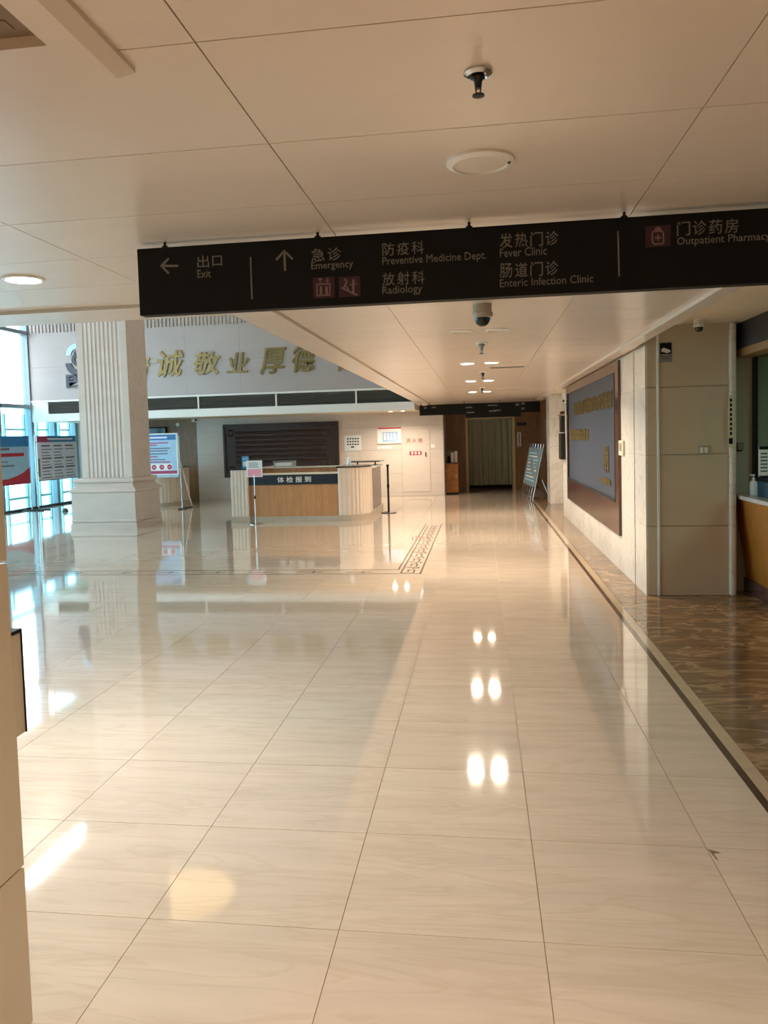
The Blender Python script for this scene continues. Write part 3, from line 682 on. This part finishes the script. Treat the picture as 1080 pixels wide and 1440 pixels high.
# air conditioning cassette near the top corner
q = on_z(190, 95, HC); qi = on_z(66, 64, HC-.035)
ac = empty('air_conditioner', (q.x-.475, q.y-.475, HC-.03), 'square air conditioning unit with cream frame and dark opening in the ceiling', 'air conditioner')
ax1, ay1 = q.x, q.y; ax0, ay0 = ax1-.95, ay1-.95; ix1, iy1 = qi.x, qi.y; ix0, iy0 = ax0+(ax1-ix1), ay0+(ay1-iy1)
def sq(x0, x1, y0, y1, z): return [(x0, y0, z), (x1, y0, z), (x1, y1, z), (x0, y1, z)]
MB().rings([sq(ax0, ax1, ay0, ay1, HC), sq(ax0, ax1, ay0, ay1, HC-.012), sq(ax0+.03, ax1-.03, ay0+.03, ay1-.03, HC-.035), sq(ix0, ix1, iy0, iy1, HC-.035), sq(ix0, ix1, iy0, iy1, HC-.005)], cap=False).build('frame', CEILM, ac)
MB().box(ix0, ix1, iy0, iy1, HC-.012, HC-.006).build('opening', mat('grille_taupe', '#8b7b6c', rough=.6, var=.04), ac)
for k in range(5): yk = iy0+(iy1-iy0)*(k+.4)/5; MB().box(ix0+.05, ix1-.05, yk, yk+.035, HC-.015, HC-.012).build('slat', MATS['grille_taupe'], ac)

# atrium lamps high above, seen only as reflections in the polished floor
def big_lamp(loc, r, lm, power, col, label):
    e = empty('atrium_lamp_offscreen', loc, label, 'light'); 
    MB().lathe([(r, 0), (r, -.12), (r*.92, -.13), (r*.9, -.02)], loc, 32).build('drum', WHITE, e, smooth=40)
    MB().lathe([(r*.9, -.10), (r*.88, -.12), (.001, -.125)], loc, 32).build('diffuser_offscreen', lm, e)
    if power: disc_light('lamp', (loc[0], loc[1], loc[2]-.14), power, col, r*1.7, 170, e)
big_lamp((-6.95, 17.1, HA-.001), 1.15, LBIG, 0, (1.0, .80, .52), 'wide warm drum lamp on the atrium ceiling')
tl = empty('linear_lamp_offscreen', (-11.1, 18.6, HA-.001), 'long white tube lamp on the atrium ceiling along the glass wall', 'light')
MB().box(-11.2, -11.0, 17.2, 20.0, HA-.05, HA-.001).build('housing', WHITE, tl); MB().box(-11.16, -11.04, 17.25, 19.95, HA-.07, HA-.05).build('tube_offscreen', LTUBE, tl)

# ------------------------------------------------------------------ inscription and emblem on the gallery wall
ins = empty('wall_inscription', (-4.5, YU, 3.2), 'raised gold calligraphy characters in a row on the pale gallery wall', 'lettering')
def ch(c, l, t, r, b, bold=.014):
    A, B = on_y(l, b, YU), on_y(r, t, YU)
    text_obj('character', c, GOLD, (A.x, B.x, A.z, B.z), YU, ins, .035, bold=bold, shear=.18)
ch('精', 172, 500, 211, 536); ch('诚', 222, 492, 258, 531); ch('敬', 273, 494, 310, 528); ch('业', 319, 495, 350, 525); ch('厚', 366, 488, 403, 527); ch('德', 411, 484, 445, 524)
ch('仁', 473, 482, 508, 522); ch('爱', 522, 480, 558, 521)
em = empty('hospital_emblem', (-10.1, YU, 3.2), 'dark emblem of ring, curved figure and characters beside the column on gallery wall', 'emblem')
eb = mat('emblem_slate', '#3e434c', rough=.35, metal=.4, var=.06); el = mat('emblem_blue', '#9fc3dd', rough=.3, metal=.3, var=.05)
c0 = on_y(109, 505, YU)
def arcbar(cx_, cz_, r0, r1, a0, a1, m, nm, n=18):
    r = []
    for k in range(n+1):
        a = math.radians(a0+(a1-a0)*k/n); r.append([(cx_+r0*math.cos(a), YU-.03, cz_+r0*math.sin(a)), (cx_+r1*math.cos(a), YU-.03, cz_+r1*math.sin(a)), (cx_+r1*math.cos(a), YU-.0005, cz_+r1*math.sin(a)), (cx_+r0*math.cos(a), YU-.0005, cz_+r0*math.sin(a))])
    MB().rings(r).build(nm, m, em)
arcbar(c0.x, c0.z+.10, .17, .30, 0, 180, el, 'upper_ring'); arcbar(c0.x, c0.z-.02, .07, .16, 20, 360, eb, 'inner_curl'); arcbar(c0.x, c0.z-.10, .17, .33, 180, 345, eb, 'lower_ring')
MB().lathe([(.05, 0), (.05, .03)], (0, 0, 0), 16)
arcbar(c0.x-.03, c0.z+.16, .0005, .055, 0, 360, eb, 'dot')
A, B = on_y(94, 546, YU), on_y(124, 526, YU); text_obj('lettering', '医', eb, (A.x, B.x, A.z, B.z), YU, em, .03, bold=.03)

# ------------------------------------------------------------------ far wall pieces
A, B = on_y(317, 668, YF), on_y(476, 593, YF)
rp = empty('carved_panel', ((A.x+B.x)/2, YF, .62), 'wide dark carved wood relief panel on the far stone wall', 'relief panel')
rx0, rx1, rz0, rz1 = A.x, B.x, .62, 2.12
MB().box(rx0, rx1, YF-.05, YF, rz0, rz1).build('backing_board', CARVE, rp)
MB().box(rx0, rx1, YF-.09, YF-.05, rz1-.06, rz1).box(rx0, rx1, YF-.09, YF-.05, rz0, rz0+.06).box(rx0, rx0+.06, YF-.09, YF-.05, rz0+.06, rz1-.06).box(rx1-.06, rx1, YF-.09, YF-.05, rz0+.06, rz1-.06).build('frame', CARVE, rp)
for k in range(7):
    z = 1.02+.135*k; MB().prism_x([(YF-.05, z), (YF-.075, z+.02), (YF-.085, z+.05), (YF-.07, z+.075), (YF-.05, z+.08)], rx0+.35, rx1-.35).build('carved_line', CARVE, rp)
for (u, z, s_) in ((.22, 1.88, .09), (.22, .85, .08), (2.95, 1.8, .1), (2.95, 1.0, .1), (2.9, 1.4, .08)):
    MB().rings([[(rx0+u-s_, YF-.05, z-s_), (rx0+u+s_, YF-.05, z-s_), (rx0+u+s_, YF-.05, z+s_), (rx0+u-s_, YF-.05, z+s_)], [(rx0+u-s_*.6, YF-.08, z-s_*.6), (rx0+u+s_*.6, YF-.08, z-s_*.6), (rx0+u+s_*.6, YF-.08, z+s_*.6), (rx0+u-s_*.6, YF-.08, z+s_*.6)]]).build('carved_boss', CARVE, rp)
def plate(name, l, t, r, b, Y, m, label, cat, th=.015, group=None):
    A, B = on_y(l, b, Y), on_y(r, t, Y)
    e = empty(name, ((A.x+B.x)/2, Y, A.z), label, cat, group)
    o = MB().box(A.x, B.x, Y-th, Y, A.z, B.z).build('plate', m, e)
    return e, o
def mark(par, l, t, r, b, Y, m, nm='print_mark', th=.003):
    A, B = on_y(l, b, Y), on_y(r, t, Y); return MB().box(A.x, B.x, Y-th, Y, A.z, B.z).build(nm, m, par)
e, o = plate('dot_notice', 485, 612, 508, 634, YF, mat('notice_pale', '#dfe0da', rough=.5, var=.02), 'pale notice with three rows of small black marks beside the carved panel', 'notice')
for j in range(3):
    for i in range(5): mark(o, 488+3.6*i, 616.2+4*j-.3*i*.3, 490.3+3.6*i, 618+4*j-.3*i*.3, YF-.015, BLACK)
mark(o, 493.5, 627.6, 498, 629.6, YF-.015, BLACK)
e, o = plate('floor_plan', 531, 600, 564, 624, YF, WHITEP, 'framed floor plan with red heading on the far stone wall', 'poster', .02)
mark(o, 531, 600.5, 564, 603.6, YF-.02, RED, 'heading'); mark(o, 538, 607, 559, 621.5, YF-.02, PLBLUE, 'plan_drawing', .002)
for k in range(4): mark(o, 540+4.6*k, 609, 542.6+4.6*k, 619, YF-.022, PLILAC, 'plan_block', .002)
for k in range(3): mark(o, 540, 611+3.4*k, 558, 611.6+3.4*k, YF-.0245, PTEXT, 'print_line', .001)
mark(o, 531, 623.3, 565, 624.2, YF-.02, DKMET, 'lower_rail', .02)
ee = empty('white_lettering', (-2.6, YF, 1.35), 'small white characters on stone under the floor plan', 'lettering')
for k in range(4): mark(ee, 531+5.4*k, 627.4, 535+5.4*k, 631.2, YF, WHITEP, 'character', .006)
A, B = on_y(567, 692, YF), on_y(604, 605, YF)
hc_ = empty('fire_hose_cabinet', ((A.x+B.x)/2, YF, A.z), 'flush stone fire hose cabinet door with red lettering and red label', 'cabinet')
dr = bx('door_leaf', LINEN, A.x, B.x, YF-.012, YF-.001, .12, 1.83, hc_, bevel=.003)
MB().box(B.x-.13, B.x-.11, YF-.04, YF-.012, 1.08, 1.2).build('handle', DKMET, hc_)
A, B = on_y(571, 623, YF), on_y(594.5, 615.8, YF); tx = text_obj('lettering', '消 火 栓', mat('dull_red', '#9a5a48', rough=.5, var=.05), (A.x, B.x, A.z, B.z), YF-.012, hc_, .004, bold=.01)
mark(hc_, 576, 634.3, 592.8, 640.2, YF-.012, RED, 'red_label', .004)
for k in range(3): mark(hc_, 578.5+4.8*k, 635.4, 581+4.8*k, 639, YF-.016, WHITEP, 'label_print', .001)
e, o = plate('small_sticker', 606, 625, 611, 629.5, YF, WHITEP, 'tiny white sticker right of the fire hose cabinet', 'sticker', .004)
# small devices under the soffit
e, o = plate('wall_camera', 271, 588, 278, 593.5, YF, WHITE, 'tiny white camera block at the top corner of the wood wall', 'security camera', .10); mark(o, 274, 589.5, 276.6, 592, YF-.10, BLACK, 'lens', .01)
p = on_y(250, 597, YF+.03)
sd = empty('wall_detector', (p.x, YF+.03, p.z), 'small round white detector on the brown wood wall', 'detector')
MB().rings([[(p.x+.055*math.cos(t*.5236), YF+.031-d, p.z+.055*math.sin(t*.5236)) for t in range(12)] for d in (0, .02)]).build('base', WHITE, sd); MB().rings([[(p.x+.035*math.cos(t*.5236), YF+.031-d, p.z+.035*math.sin(t*.5236)) for t in range(12)] for d in (.02, .035)]).build('cap', WHITEP, sd)
e, o = plate('wall_monitor', 190, 600, 234, 632, YF-.02, BLACK, 'black monitor on the brown wood wall behind the information board', 'monitor', .07); mark(o, 192, 602, 232, 629, YF-.09, mat('screen_dark', '#0c1622', rough=.1, var=.05), 'screen')

# ------------------------------------------------------------------ curtained doorway and alcove things
def curtain():
    x0, x1, z0, z1, Y = -.34, .90, .13, 2.07, YAL+.03
    e = empty('door_curtain', ((x0+x1)/2, Y, z0), 'grey green curtain hanging in folds in the far doorway', 'curtain')
    n = 9; nf = 13
    for k in range(n):
        a, b2 = x0+(x1-x0)*k/n, x0+(x1-x0)*(k+1)/n
        rr = []
        for zi in range(5):
            z = z0+(z1-z0)*zi/4; r_f, r_b = [], []
            for t in range(7):
                x = a+(b2-a)*t/6; ph = (x-x0)/(x1-x0)*nf*math.pi
                d = .055*math.sin(ph)*(1-.35*zi/4) + .012*math.sin(ph*.37+zi*.5)
                r_f.append((x, Y+d, z)); r_b.append((x, Y+d+.006, z))
            rr.append(r_f+r_b[::-1])
        MB().rings(rr).build('curtain_fold', CURT, e, smooth=70)
    MB().tube((x0-.02, Y, 2.085), (x1+.02, Y, 2.085), .012).build('curtain_rod', CHROME, e)
curtain()
cb = empty('side_cabinet', (-.80, 22.35, 0), 'narrow orange wood cabinet against the left side of the alcove', 'cabinet')
MB().box(-.975, -.63, 22.1, 22.6, .04, .82).build('body', WOODO, cb); MB().box(-.985, -.615, 22.08, 22.62, .82, .85).build('top', WOODO, cb); MB().box(-.96, -.645, 22.085, 22.1, .07, .8).build('door', WOODO, cb); MB().box(-.70, -.685, 22.07, 22.085, .45, .55).build('handle', CHROME, cb); MB().box(-.96, -.645, 22.12, 22.58, 0, .04).build('plinth', DKMET, cb)
lf = empty('leaflet_rack', (-.8, 22.35, .85), 'clear leaflet rack with dark and white papers on the orange cabinet', 'rack')
MB().box(-.95, -.65, 22.22, 22.5, .85, .87).box(-.95, -.65, 22.48, 22.5, .87, 1.2).build('rack_body', GREYP, lf)
for k, (m_, h) in enumerate(((BLACK, .18), (WHITEP, .28), (WHITE, .32))): MB().box(-.93+.1*k, -.85+.1*k, 22.3+.03*k, 22.36+.03*k, .87, .87+h).build('leaflet_stack', m_, lf)
e, o = plate('door_nameplate', 727, 594, 740, 598.5, YAL, BLACK, 'small black nameplate on wood right of the curtain', 'sign', .02); mark(o, 729, 595.6, 738, 596.6, YAL-.02, SIGNTX)
e, o = plate('wall_notice', 727.5, 608, 732.6, 628, YAL, WHITEP, 'narrow white vertical notice on wood right of the curtain', 'notice', .015); mark(o, 729.4, 609.5, 730.8, 624, YAL-.015, PTEXT); mark(o, 729.2, 625, 731.4, 627, YAL-.015, RED)

# easel
ez = empty('notice_easel', (1.35, 20.0, 0), 'leaning chrome tube easel with glossy printed sheet near the far corner', 'easel')
bl = [Vector((1.06, 21.4, .0)), Vector((1.22, 19.5, .0))]; tp = [Vector((1.31, 21.2, 1.36)), Vector((1.52, 19.55, 1.36))]
nb = 6
for k in range(nb):
    a = bl[0].lerp(bl[1], k/(nb-1)); b2 = tp[0].lerp(tp[1], k/(nb-1)); MB().tube(a, b2, .012, 8).build('tube', CHROME, ez)
for s_ in (0.04, .22, .92): MB().tube(bl[0].lerp(tp[0], s_), bl[1].lerp(tp[1], s_), .012, 8).build('cross_tube', CHROME, ez)
def eq(u0, u1, v0, v1, off):
    nrm = (bl[1]-bl[0]).cross(tp[0]-bl[0]).normalized(); nrm = nrm if nrm.x < 0 else -nrm
    f_ = lambda u, v: bl[0].lerp(bl[1], u).lerp(tp[0].lerp(tp[1], u), v) + nrm*off
    return [tuple(f_(u, v)) for u, v in ((u0, v0), (u1, v0), (u1, v1), (u0, v1))]
sh = MB().rings([eq(-.01, 1.01, .24, .93, .014), eq(-.01, 1.01, .24, .93, .022)]).build('printed_sheet', TEAL, ez)
for k in range(9): MB().rings([eq(.12, .88-.1*(k % 3), .32+.062*k, .345+.062*k, .0222), eq(.12, .88-.1*(k % 3), .32+.062*k, .345+.062*k, .0235)]).build('print_line', WHITEP if k % 2 else PLBLUE, sh)
for u in (0.1, .9): MB().tube(bl[0].lerp(bl[1], u).lerp(tp[0].lerp(tp[1], u), .55), (1.66, 21.1 if u < .5 else 19.6, 0), .010, 8).build('rear_leg', CHROME, ez)

# ------------------------------------------------------------------ blue memorial board on the right wall
bo = empty('blue_wall_board', (XW-.03, 12.25, .42), 'large blue wall board with raised gold lettering in a brown stone frame', 'wall board')
bx('frame', BRNST, XW-.03, XW+.02, 9.47, 9.72, .42, 2.452, bo); bx('frame', BRNST, XW-.03, XW+.02, 14.78, 15.01, .42, 2.452, bo)
bx('frame', BRNST, XW-.03, XW+.02, 9.72, 14.78, .42, .80, bo); bx('frame', BRNST, XW-.03, XW+.02, 9.72, 14.78, 2.33, 2.452, bo)
bf = bx('blue_panel', BLUEB, XW-.012, XW+.02, 9.72, 14.78, .80, 2.33, bo)
bx('inner_edge', DKMET, XW-.035, XW-.025, 9.72, 14.78, .79, .815, bo); bx('inner_edge', DKMET, XW-.035, XW-.025, 14.765, 14.79, .8, 2.33, bo); bx('inner_edge', DKMET, XW-.035, XW-.025, 9.71, 9.735, .8, 2.33, bo)
# the gold lettering cannot be read in the photograph: each character is a cluster of raised strokes
def glyph(yc, zc_, h, wd, rs):
    rr = random.Random(rs); mb = MB(); x0, x1 = XW-.026, XW-.012
    for k in range(3): y = yc-wd*.40+wd*.40*k+rr.uniform(-.02, .02)*wd; mb.box(x0, x1, y-.014, y+.014, zc_-h*rr.uniform(.35, .5), zc_+h*rr.uniform(.3, .5))
    for k in range(2): z = zc_-h*.25+h*.4*k+rr.uniform(-.08, .08)*h; mb.box(x0+.006, x1, yc-wd*rr.uniform(.2, .4), yc+wd*rr.uniform(.2, .4), z-.010, z+.010)
    mb.build('raised_character', GOLD, bf)
for k in range(13): glyph(13.75-.305*k, 2.03+.0*k, .24, .25, k)
for k in range(8): glyph(14.4-.31*k, 1.60, .22, .25, 40+k)
glyph(10.45, 1.27, .34, .42, 71); glyph(10.42, 1.33, .26, .30, 72)
for k in range(4): glyph(10.8-.2*k, 1.0, .10, .15, 80+k)
# plaque edge-on at the end of the wall
pq = empty('dark_wall_plaque', (XW-.05, 15.75, 1.1), 'dark relief plaque fixed near the far end of the right wall', 'plaque')
MB().box(XW-.085, XW-.001, 15.5, 15.95, 1.12, 1.62).build('lower_plate', DKMET, pq); MB().box(XW-.07, XW-.001, 15.55, 15.92, 1.64, 1.98).build('upper_plate', DKMET, pq); MB().box(XW-.06, XW-.001, 15.6, 15.9, 1.99, 2.04).build('top_plate', BRNST, pq); MB().box(XW-.09, XW-.001, 15.52, 15.93, 1.955, 1.975).build('clip', CHROME, pq)
e = empty('wall_camera', (XW-.05, 15.3, 2.2), 'small white camera above the dark plaque on the right wall', 'security camera'); MB().box(XW-.04, XW-.001, 15.25, 15.38, 2.2, 2.36).build('bracket', WHITE, e); MB().tube((XW-.05, 15.38, 2.24), (XW-.06, 15.2, 2.22), .03, 12).build('barrel', WHITE, e); MB().tube((XW-.06, 15.2, 2.22), (XW-.061, 15.19, 2.219), .02, 12).build('lens', BLACK, e)
A = on_x(876, 640, XW); 
e = empty('wall_thermostat', (XW-.02, 9.35, 1.36), 'cream thermostat box on the white marble beside the blue board', 'thermostat')
MB().box(XW-.028, XW-.001, 9.22, 9.50, 1.36, 1.53).build('box', mat('cream_plastic', '#e3d6b8', rough=.4, var=.02), e, bevel=.006); MB().box(XW-.032, XW-.028, 9.27, 9.42, 1.41, 1.5).build('screen', GREYP, e)
# things on the column end face (y = 8.10)
YC = 8.10
e, o = plate('switch_plate', 982, 627, 997, 639, YC, mat('switch_grey', '#a8a095', rough=.4, var=.03), 'square grey switch plate on the tan column end', 'switch', .012); mark(o, 984, 629, 989, 637, YC-.012, WHITE, 'rocker', .004); mark(o, 990.3, 629, 995.2, 637, YC-.012, WHITE, 'rocker', .004)
e, o = plate('camera_notice', 926, 481, 945, 510, YC, mat('notice_grey', '#8f8f88', rough=.4, var=.03), 'grey notice with camera pictogram high on the tan column end', 'notice', .006)
mark(o, 928.3, 482, 944, 498.2, YC-.006, BLACK, 'pictogram_field'); A = on_y(930, 495, YC-.009)
cp = [on_y(*q, YC-.0092) for q in ((930, 491), (933, 489), (942, 492), (943, 495), (938, 496.5), (930, 494.5))]
MB().rings([[(v.x, YC-.0092, v.z) for v in cp], [(v.x, YC-.0115, v.z) for v in cp]]).build('pictogram', WHITE, o)
mark(o, 928.5, 500.4, 943.5, 501.8, YC-.006, BLACK, 'print_line'); mark(o, 931, 503.6, 941, 504.8, YC-.006, BLACK, 'print_line')
e, o = plate('strip_notice', 1024, 556, 1031.8, 629, 8.055, mat('notice_cream', '#d8cfae', rough=.4, var=.02), 'narrow cream vertical notice with black characters on the white corner trim', 'notice', .004)
for k in range(8): mark(o, 1026.4, 560.5+6.7*k, 1029.4, 565+6.7*k, 8.051, BLACK, 'print_mark', .002)
mark(o, 1025, 616, 1030.4, 624.5, 8.051, BLACK, 'pictogram', .002)

# ------------------------------------------------------------------ service counter on the right
XC = 2.50; YE2 = 8.36
struct(MB().box(2.44, 6.2, YE2, YE2+.2, 0, HB).build('wall_counter_end', mat('counter_end', '#b8ab98', rough=.6, var=.03)))
ct = empty('service_counter', (2.8, 4.4, 0), 'service counter with sloping orange wood front and pale stone top at the right', 'counter')
yk = 1.0
MB().prism_y([(XC+.0, .945), (XC+.32, .945), (XC+.32, .14), (XC+.12, .14)], yk, YE2-.005).build('front_panel', WOODO, ct)
MB().box(XC-.03, XC+.62, yk, YE2-.002, .945, .985).build('counter_top', mat('pale_stone', '#c9bdb4', rough=.15, var=.06), ct, bevel=.006)
MB().box(XC+.10, XC+.40, yk, YE2-.005, 0, .14).build('plinth', BRNST, ct)
MB().prism_y([(XC-.004, .945), (XC+.002, .945), (XC+.122, .14), (XC+.116, .14)], YE2-.03, YE2-.006).build('edge_strip', mat('edge_pale', '#c6a878', rough=.4, var=.04), ct)
cw = struct(MB().box(XC, XC+.28, -8, YE2-.001, 2.40, HB-.001).build('trim_5', mat('header_dark', '#2f3037', rough=.35, var=.06)))
struct(MB().box(XC+.0, XC+.30, -8, YE2-.002, 2.33, 2.40).build('trim_6', mat('header_tan', '#a57f58', rough=.4, var=.05)))
w2 = struct(MB().box(XC+.18, XC+.22, YE2-.05, YE2-.002, .986, 2.33).box(XC+.18, XC+.22, 5.6, 5.65, .986, 2.33).box(XC+.18, XC+.22, -8, -7.9, .986, 2.33).build('window_2', DKMET))
MB().box(XC+.195, XC+.205, 5.65, YE2-.05, 1.0, 2.33).build('pane', GLASSC, w2); MB().box(XC+.195, XC+.205, -7.9, 5.6, 1.0, 2.33).build('pane', GLASSC, w2)
pump_bottle('pump_bottle', (2.61, 8.1, .985), .20, .035, 'white hand sanitiser pump bottle on the service counter')
dc = empty('document_case', (2.66, 7.9, .985), 'dark blue desk case beside the sanitiser bottle on the service counter', 'case'); MB().box(2.60, 2.675, 7.62, 7.95, .985, 1.13).build('case_body', mat('case_blue', '#2d4a5c', rough=.3, var=.08), dc, bevel=.006); MB().box(2.60, 2.675, 7.62, 7.95, 1.135, 1.165).build('lid', BLACK, dc)
ns = empty('counter_notice', (2.655, 8.0, 1.17), 'white printed notice standing on the dark blue desk case', 'notice')
MB().box(2.60, 2.67, 7.8, 7.9, 1.165, 1.185).build('foot', BLACK, ns); nsb = MB().box(2.575, 2.665, 7.845, 7.855, 1.185, 1.46).build('sheet', WHITEP, ns); MB().box(2.575, 2.665, 7.842, 7.845, 1.43, 1.46).build('clip', DKMET, nsb)
for k in range(6): MB().box(2.59, 2.65, 7.8435, 7.845, 1.22+.033*k, 1.235+.033*k).build('print_line', PTEXT, nsb)
ds = empty('wall_dispenser', (2.57, YE2, 1.42), 'small pale dispenser on the wall at the counter end', 'dispenser'); MB().box(2.53, 2.59, YE2-.05, YE2-.001, 1.42, 1.49).build('body', GREYP, ds, bevel=.005); MB().box(2.50, 2.57, YE2-.07, YE2-.001, 1.405, 1.415).build('drip_tray', DKMET, ds)
rl_ = disc_light('counter_room_lamp_offscreen', (4.3, 5.5, HB-.02), 40, (0.85, 1.0, .94), .6, 170)

# ------------------------------------------------------------------ information boards
def board_x(X, y0, y1, z0, z1, label, kind):
    e = empty('information_board', (X, (y0+y1)/2, 0), label, 'notice board')
    MB().box(X-.03, X, y0, y1, z0, z1).build('back_plate', WHITE, e)
    def m(u0, u1, v0, v1, mt, nm, th=.003, off=0.0):
        return MB().box(X+off, X+off+th, y0+(y1-y0)*u0, y0+(y1-y0)*u1, z0+(z1-z0)*v0, z0+(z1-z0)*v1).build(nm, mt, e)
    for yy in (y0-.05, y1+.05): MB().tube((X-.015, yy, .03), (X-.015, yy, z1+.02), .018).build('post', CHROME, e); MB().box(X-.30, X+.30, yy-.03, yy+.03, 0, .03).build('foot', DKMET, e)
    for yy in (y0-.05, y1+.0):
        for v in (.18, .85): MB().box(X-.02, X-.01, yy, yy+.05, z0+(z1-z0)*v, z0+(z1-z0)*v+.03).build('clamp', DKMET, e)
    if kind == 0:
        m(0, 1, 0, 1, PLBLUE, 'print_field'); m(.0, 1, .78, 1, PBLUE, 'sky_band', .003, .003)
        hill = [(0, 0), (1, 0), (1, .34), (.85, .24), (.7, .18), (.5, .13), (.3, .12), (.1, .11), (0, .10)]
        r1 = [(X+.003, y0+(y1-y0)*u, z0+(z1-z0)*v) for u, v in hill]; MB().rings([r1, [(X+.007, b_, c_) for a_, b_, c_ in r1]]).build('red_hill', PRED, e)
        m(.1, .55, .71, .76, PTEXT, 'heading', .003, .003); m(.1, .88, .58, .65, PRED, 'title', .003, .003); m(.1, .5, .47, .49, PTEXT, 'print_line', .003, .003); m(.1, .65, .38, .41, PTEXT, 'print_line', .003, .003)
    else:
        m(0, 1, 0, 1, PLILAC, 'print_field'); m(0, 1, .86, 1, PBLUE, 'heading_band', .003, .003); m(0, .3, .86, 1, PMAG, 'heading_corner', .003, .006); m(.25, .9, .91, .95, PLILAC, 'title', .003, .009)
        m(0, 1, 0, .02, PTEXT, 'lower_edge', .003, .003); m(0, .05, .1, .5, GREYP, 'picture_strip', .003, .003)
        for c in range(3):
            for r_ in range(11):
                if (c, r_) in ((2, 8), (2, 7)): continue
                m(.10+.3*c, .10+.3*c+.24-.03*(r_ % 3), .06+.07*r_, .06+.07*r_+.018+(.016 if r_ in (3, 6, 10) else 0), PTEXT, 'print_line', .003, .003)
    return e
XBd = -11.45
board_x(XBd, 17.0, 18.85, .72, 1.93, 'blue and red information board before the glass wall', 0)
board_x(XBd, 19.25, 21.25, .74, 1.93, 'information board crowded with small print in columns before the glass wall', 1)
# third board, by the column
BY = 18.7
A, B = on_y(180, 668, BY), on_y(249, 609, BY); bx0, bx1, bz0, bz1 = A.x, B.x, .86, 1.89
e = empty('information_board', ((bx0+bx1)/2, BY, 0), 'light blue information board with magenta badges beside the stone column', 'notice board')
MB().box(bx0, bx1, BY, BY+.04, bz0, bz1).build('back_plate', WHITE, e)
def m3(u0, u1, v0, v1, mt, nm, off=0.0): return MB().box(bx0+(bx1-bx0)*u0, bx0+(bx1-bx0)*u1, BY-off-.003, BY-off, bz0+(bz1-bz0)*v0, bz0+(bz1-bz0)*v1).build(nm, mt, e)
m3(.02, .97, .03, .97, PLBLUE, 'print_field'); m3(.02, .97, .84, .97, PBLUE, 'heading_band', .003); m3(.1, .8, .88, .92, PLILAC, 'title', .006)
m3(.02, .97, .03, .10, PMAG, 'lower_band', .003); m3(.25, .88, .11, .27, WHITEP, 'badge_strip', .003)
for v, u1, mt in ((.76, .82, PMAG), (.71, .6, PMAG), (.63, .85, PTEXT), (.57, .8, PTEXT), (.50, .8, PTEXT), (.43, .6, PMAG), (.36, .75, PTEXT), (.30, .85, PMAG)): m3(.2, u1, v, v+.025, mt, 'print_line', .003)
for k in range(5):
    uc = bx0+(bx1-bx0)*(.22+.152*k); zc2 = bz0+(bz1-bz0)*.19; r0 = .062
    MB().rings([[(uc+r0*math.cos(t*math.pi/8), BY-d, zc2+r0*math.sin(t*math.pi/8)) for t in range(16)] for d in (.006, .010)]).build('badge', PMAG, e)
    MB().box(uc-.03, uc+.03, BY-.012, BY-.010, zc2-.012, zc2+.012).build('badge_print', PINK, e)
MB().box(bx0, bx1, BY-.01, BY+.06, bz0-.06, bz0).build('lower_rail', STEEL, e)
MB().tube((bx1+.06, BY+.02, .03), (bx1+.03, BY+.02, bz1-.05), .02).build('post', CHROME, e); MB().tube((bx0-.05, BY+.02, .03), (bx0-.03, BY+.02, bz1-.05), .02).build('post', CHROME, e)
MB().tube((bx1+.12, BY+.5, .02), (bx1+.04, BY+.03, 1.2), .014).build('rear_strut', CHROME, e); MB().tube((bx0-.1, BY+.5, .02), (bx0-.03, BY+.03, 1.2), .014).build('rear_strut', CHROME, e)
MB().box(bx1, bx1+.12, BY-.15, BY+.55, 0, .03).build('foot', DKMET, e); MB().box(bx0-.11, bx0+.01, BY-.15, BY+.55, 0, .03).build('foot', DKMET, e)
# rounded fluted counter behind it
q = on_z(225, 713, 0); ccx, ccy, rr_ = -8.65, 20.1, .75
rc = empty('round_counter', (ccx, ccy, 0), 'rounded cream fluted counter behind the light blue information board', 'counter')
half = [(ccx+rr_*math.cos(t), ccy+rr_*math.sin(t)) for t in [math.pi+math.pi*k/24 for k in range(25)]]
MB().prism(fluted_path(half, 22, .014) + [(ccx+rr_, ccy+.6), (ccx-rr_, ccy+.6)], .10, .98).build('body', FLUTE, rc, smooth=30)
half2 = [(ccx+(rr_+.03)*math.cos(t), ccy+(rr_+.03)*math.sin(t)) for t in [math.pi+math.pi*k/24 for k in range(25)]]
MB().prism(half2 + [(ccx+rr_+.03, ccy+.62), (ccx-rr_-.03, ccy+.62)], 0, .10).build('plinth', MATS['plinth_stone'], rc); MB().prism(half2 + [(ccx+rr_+.03, ccy+.62), (ccx-rr_-.03, ccy+.62)], .98, 1.01).build('top', GRANITE, rc)
p = on_z(92, 719, 0)
db = empty('door_stop', (p.x, p.y, 0), 'small dark green dome door stop on the floor by the glass wall', 'door stop'); MB().lathe([(.07, 0), (.07, .03), (.05, .07), (.001, .09)], (p.x, p.y, 0), 16).build('dome', mat('stop_green', '#3d5a44', rough=.5, var=.05), db, smooth=50); MB().lathe([(.085, 0), (.085, .012)], (p.x, p.y, 0), 16).build('base_ring', DKMET, db)
# box fixed to the far side of the near pier
wbx = empty('wall_box', (-1.33, 2.1, .80), 'shallow beige box with black edges fixed to the end of the near pier', 'box')
MB().box(-1.335, -1.309, 2.017, 2.062, .835, 1.125).build('box_body', TANST, wbx); MB().box(-1.335, -1.305, 2.017, 2.066, 1.125, 1.135).box(-1.335, -1.305, 2.062, 2.066, .835, 1.125).build('edge_strip', BLACK, wbx)
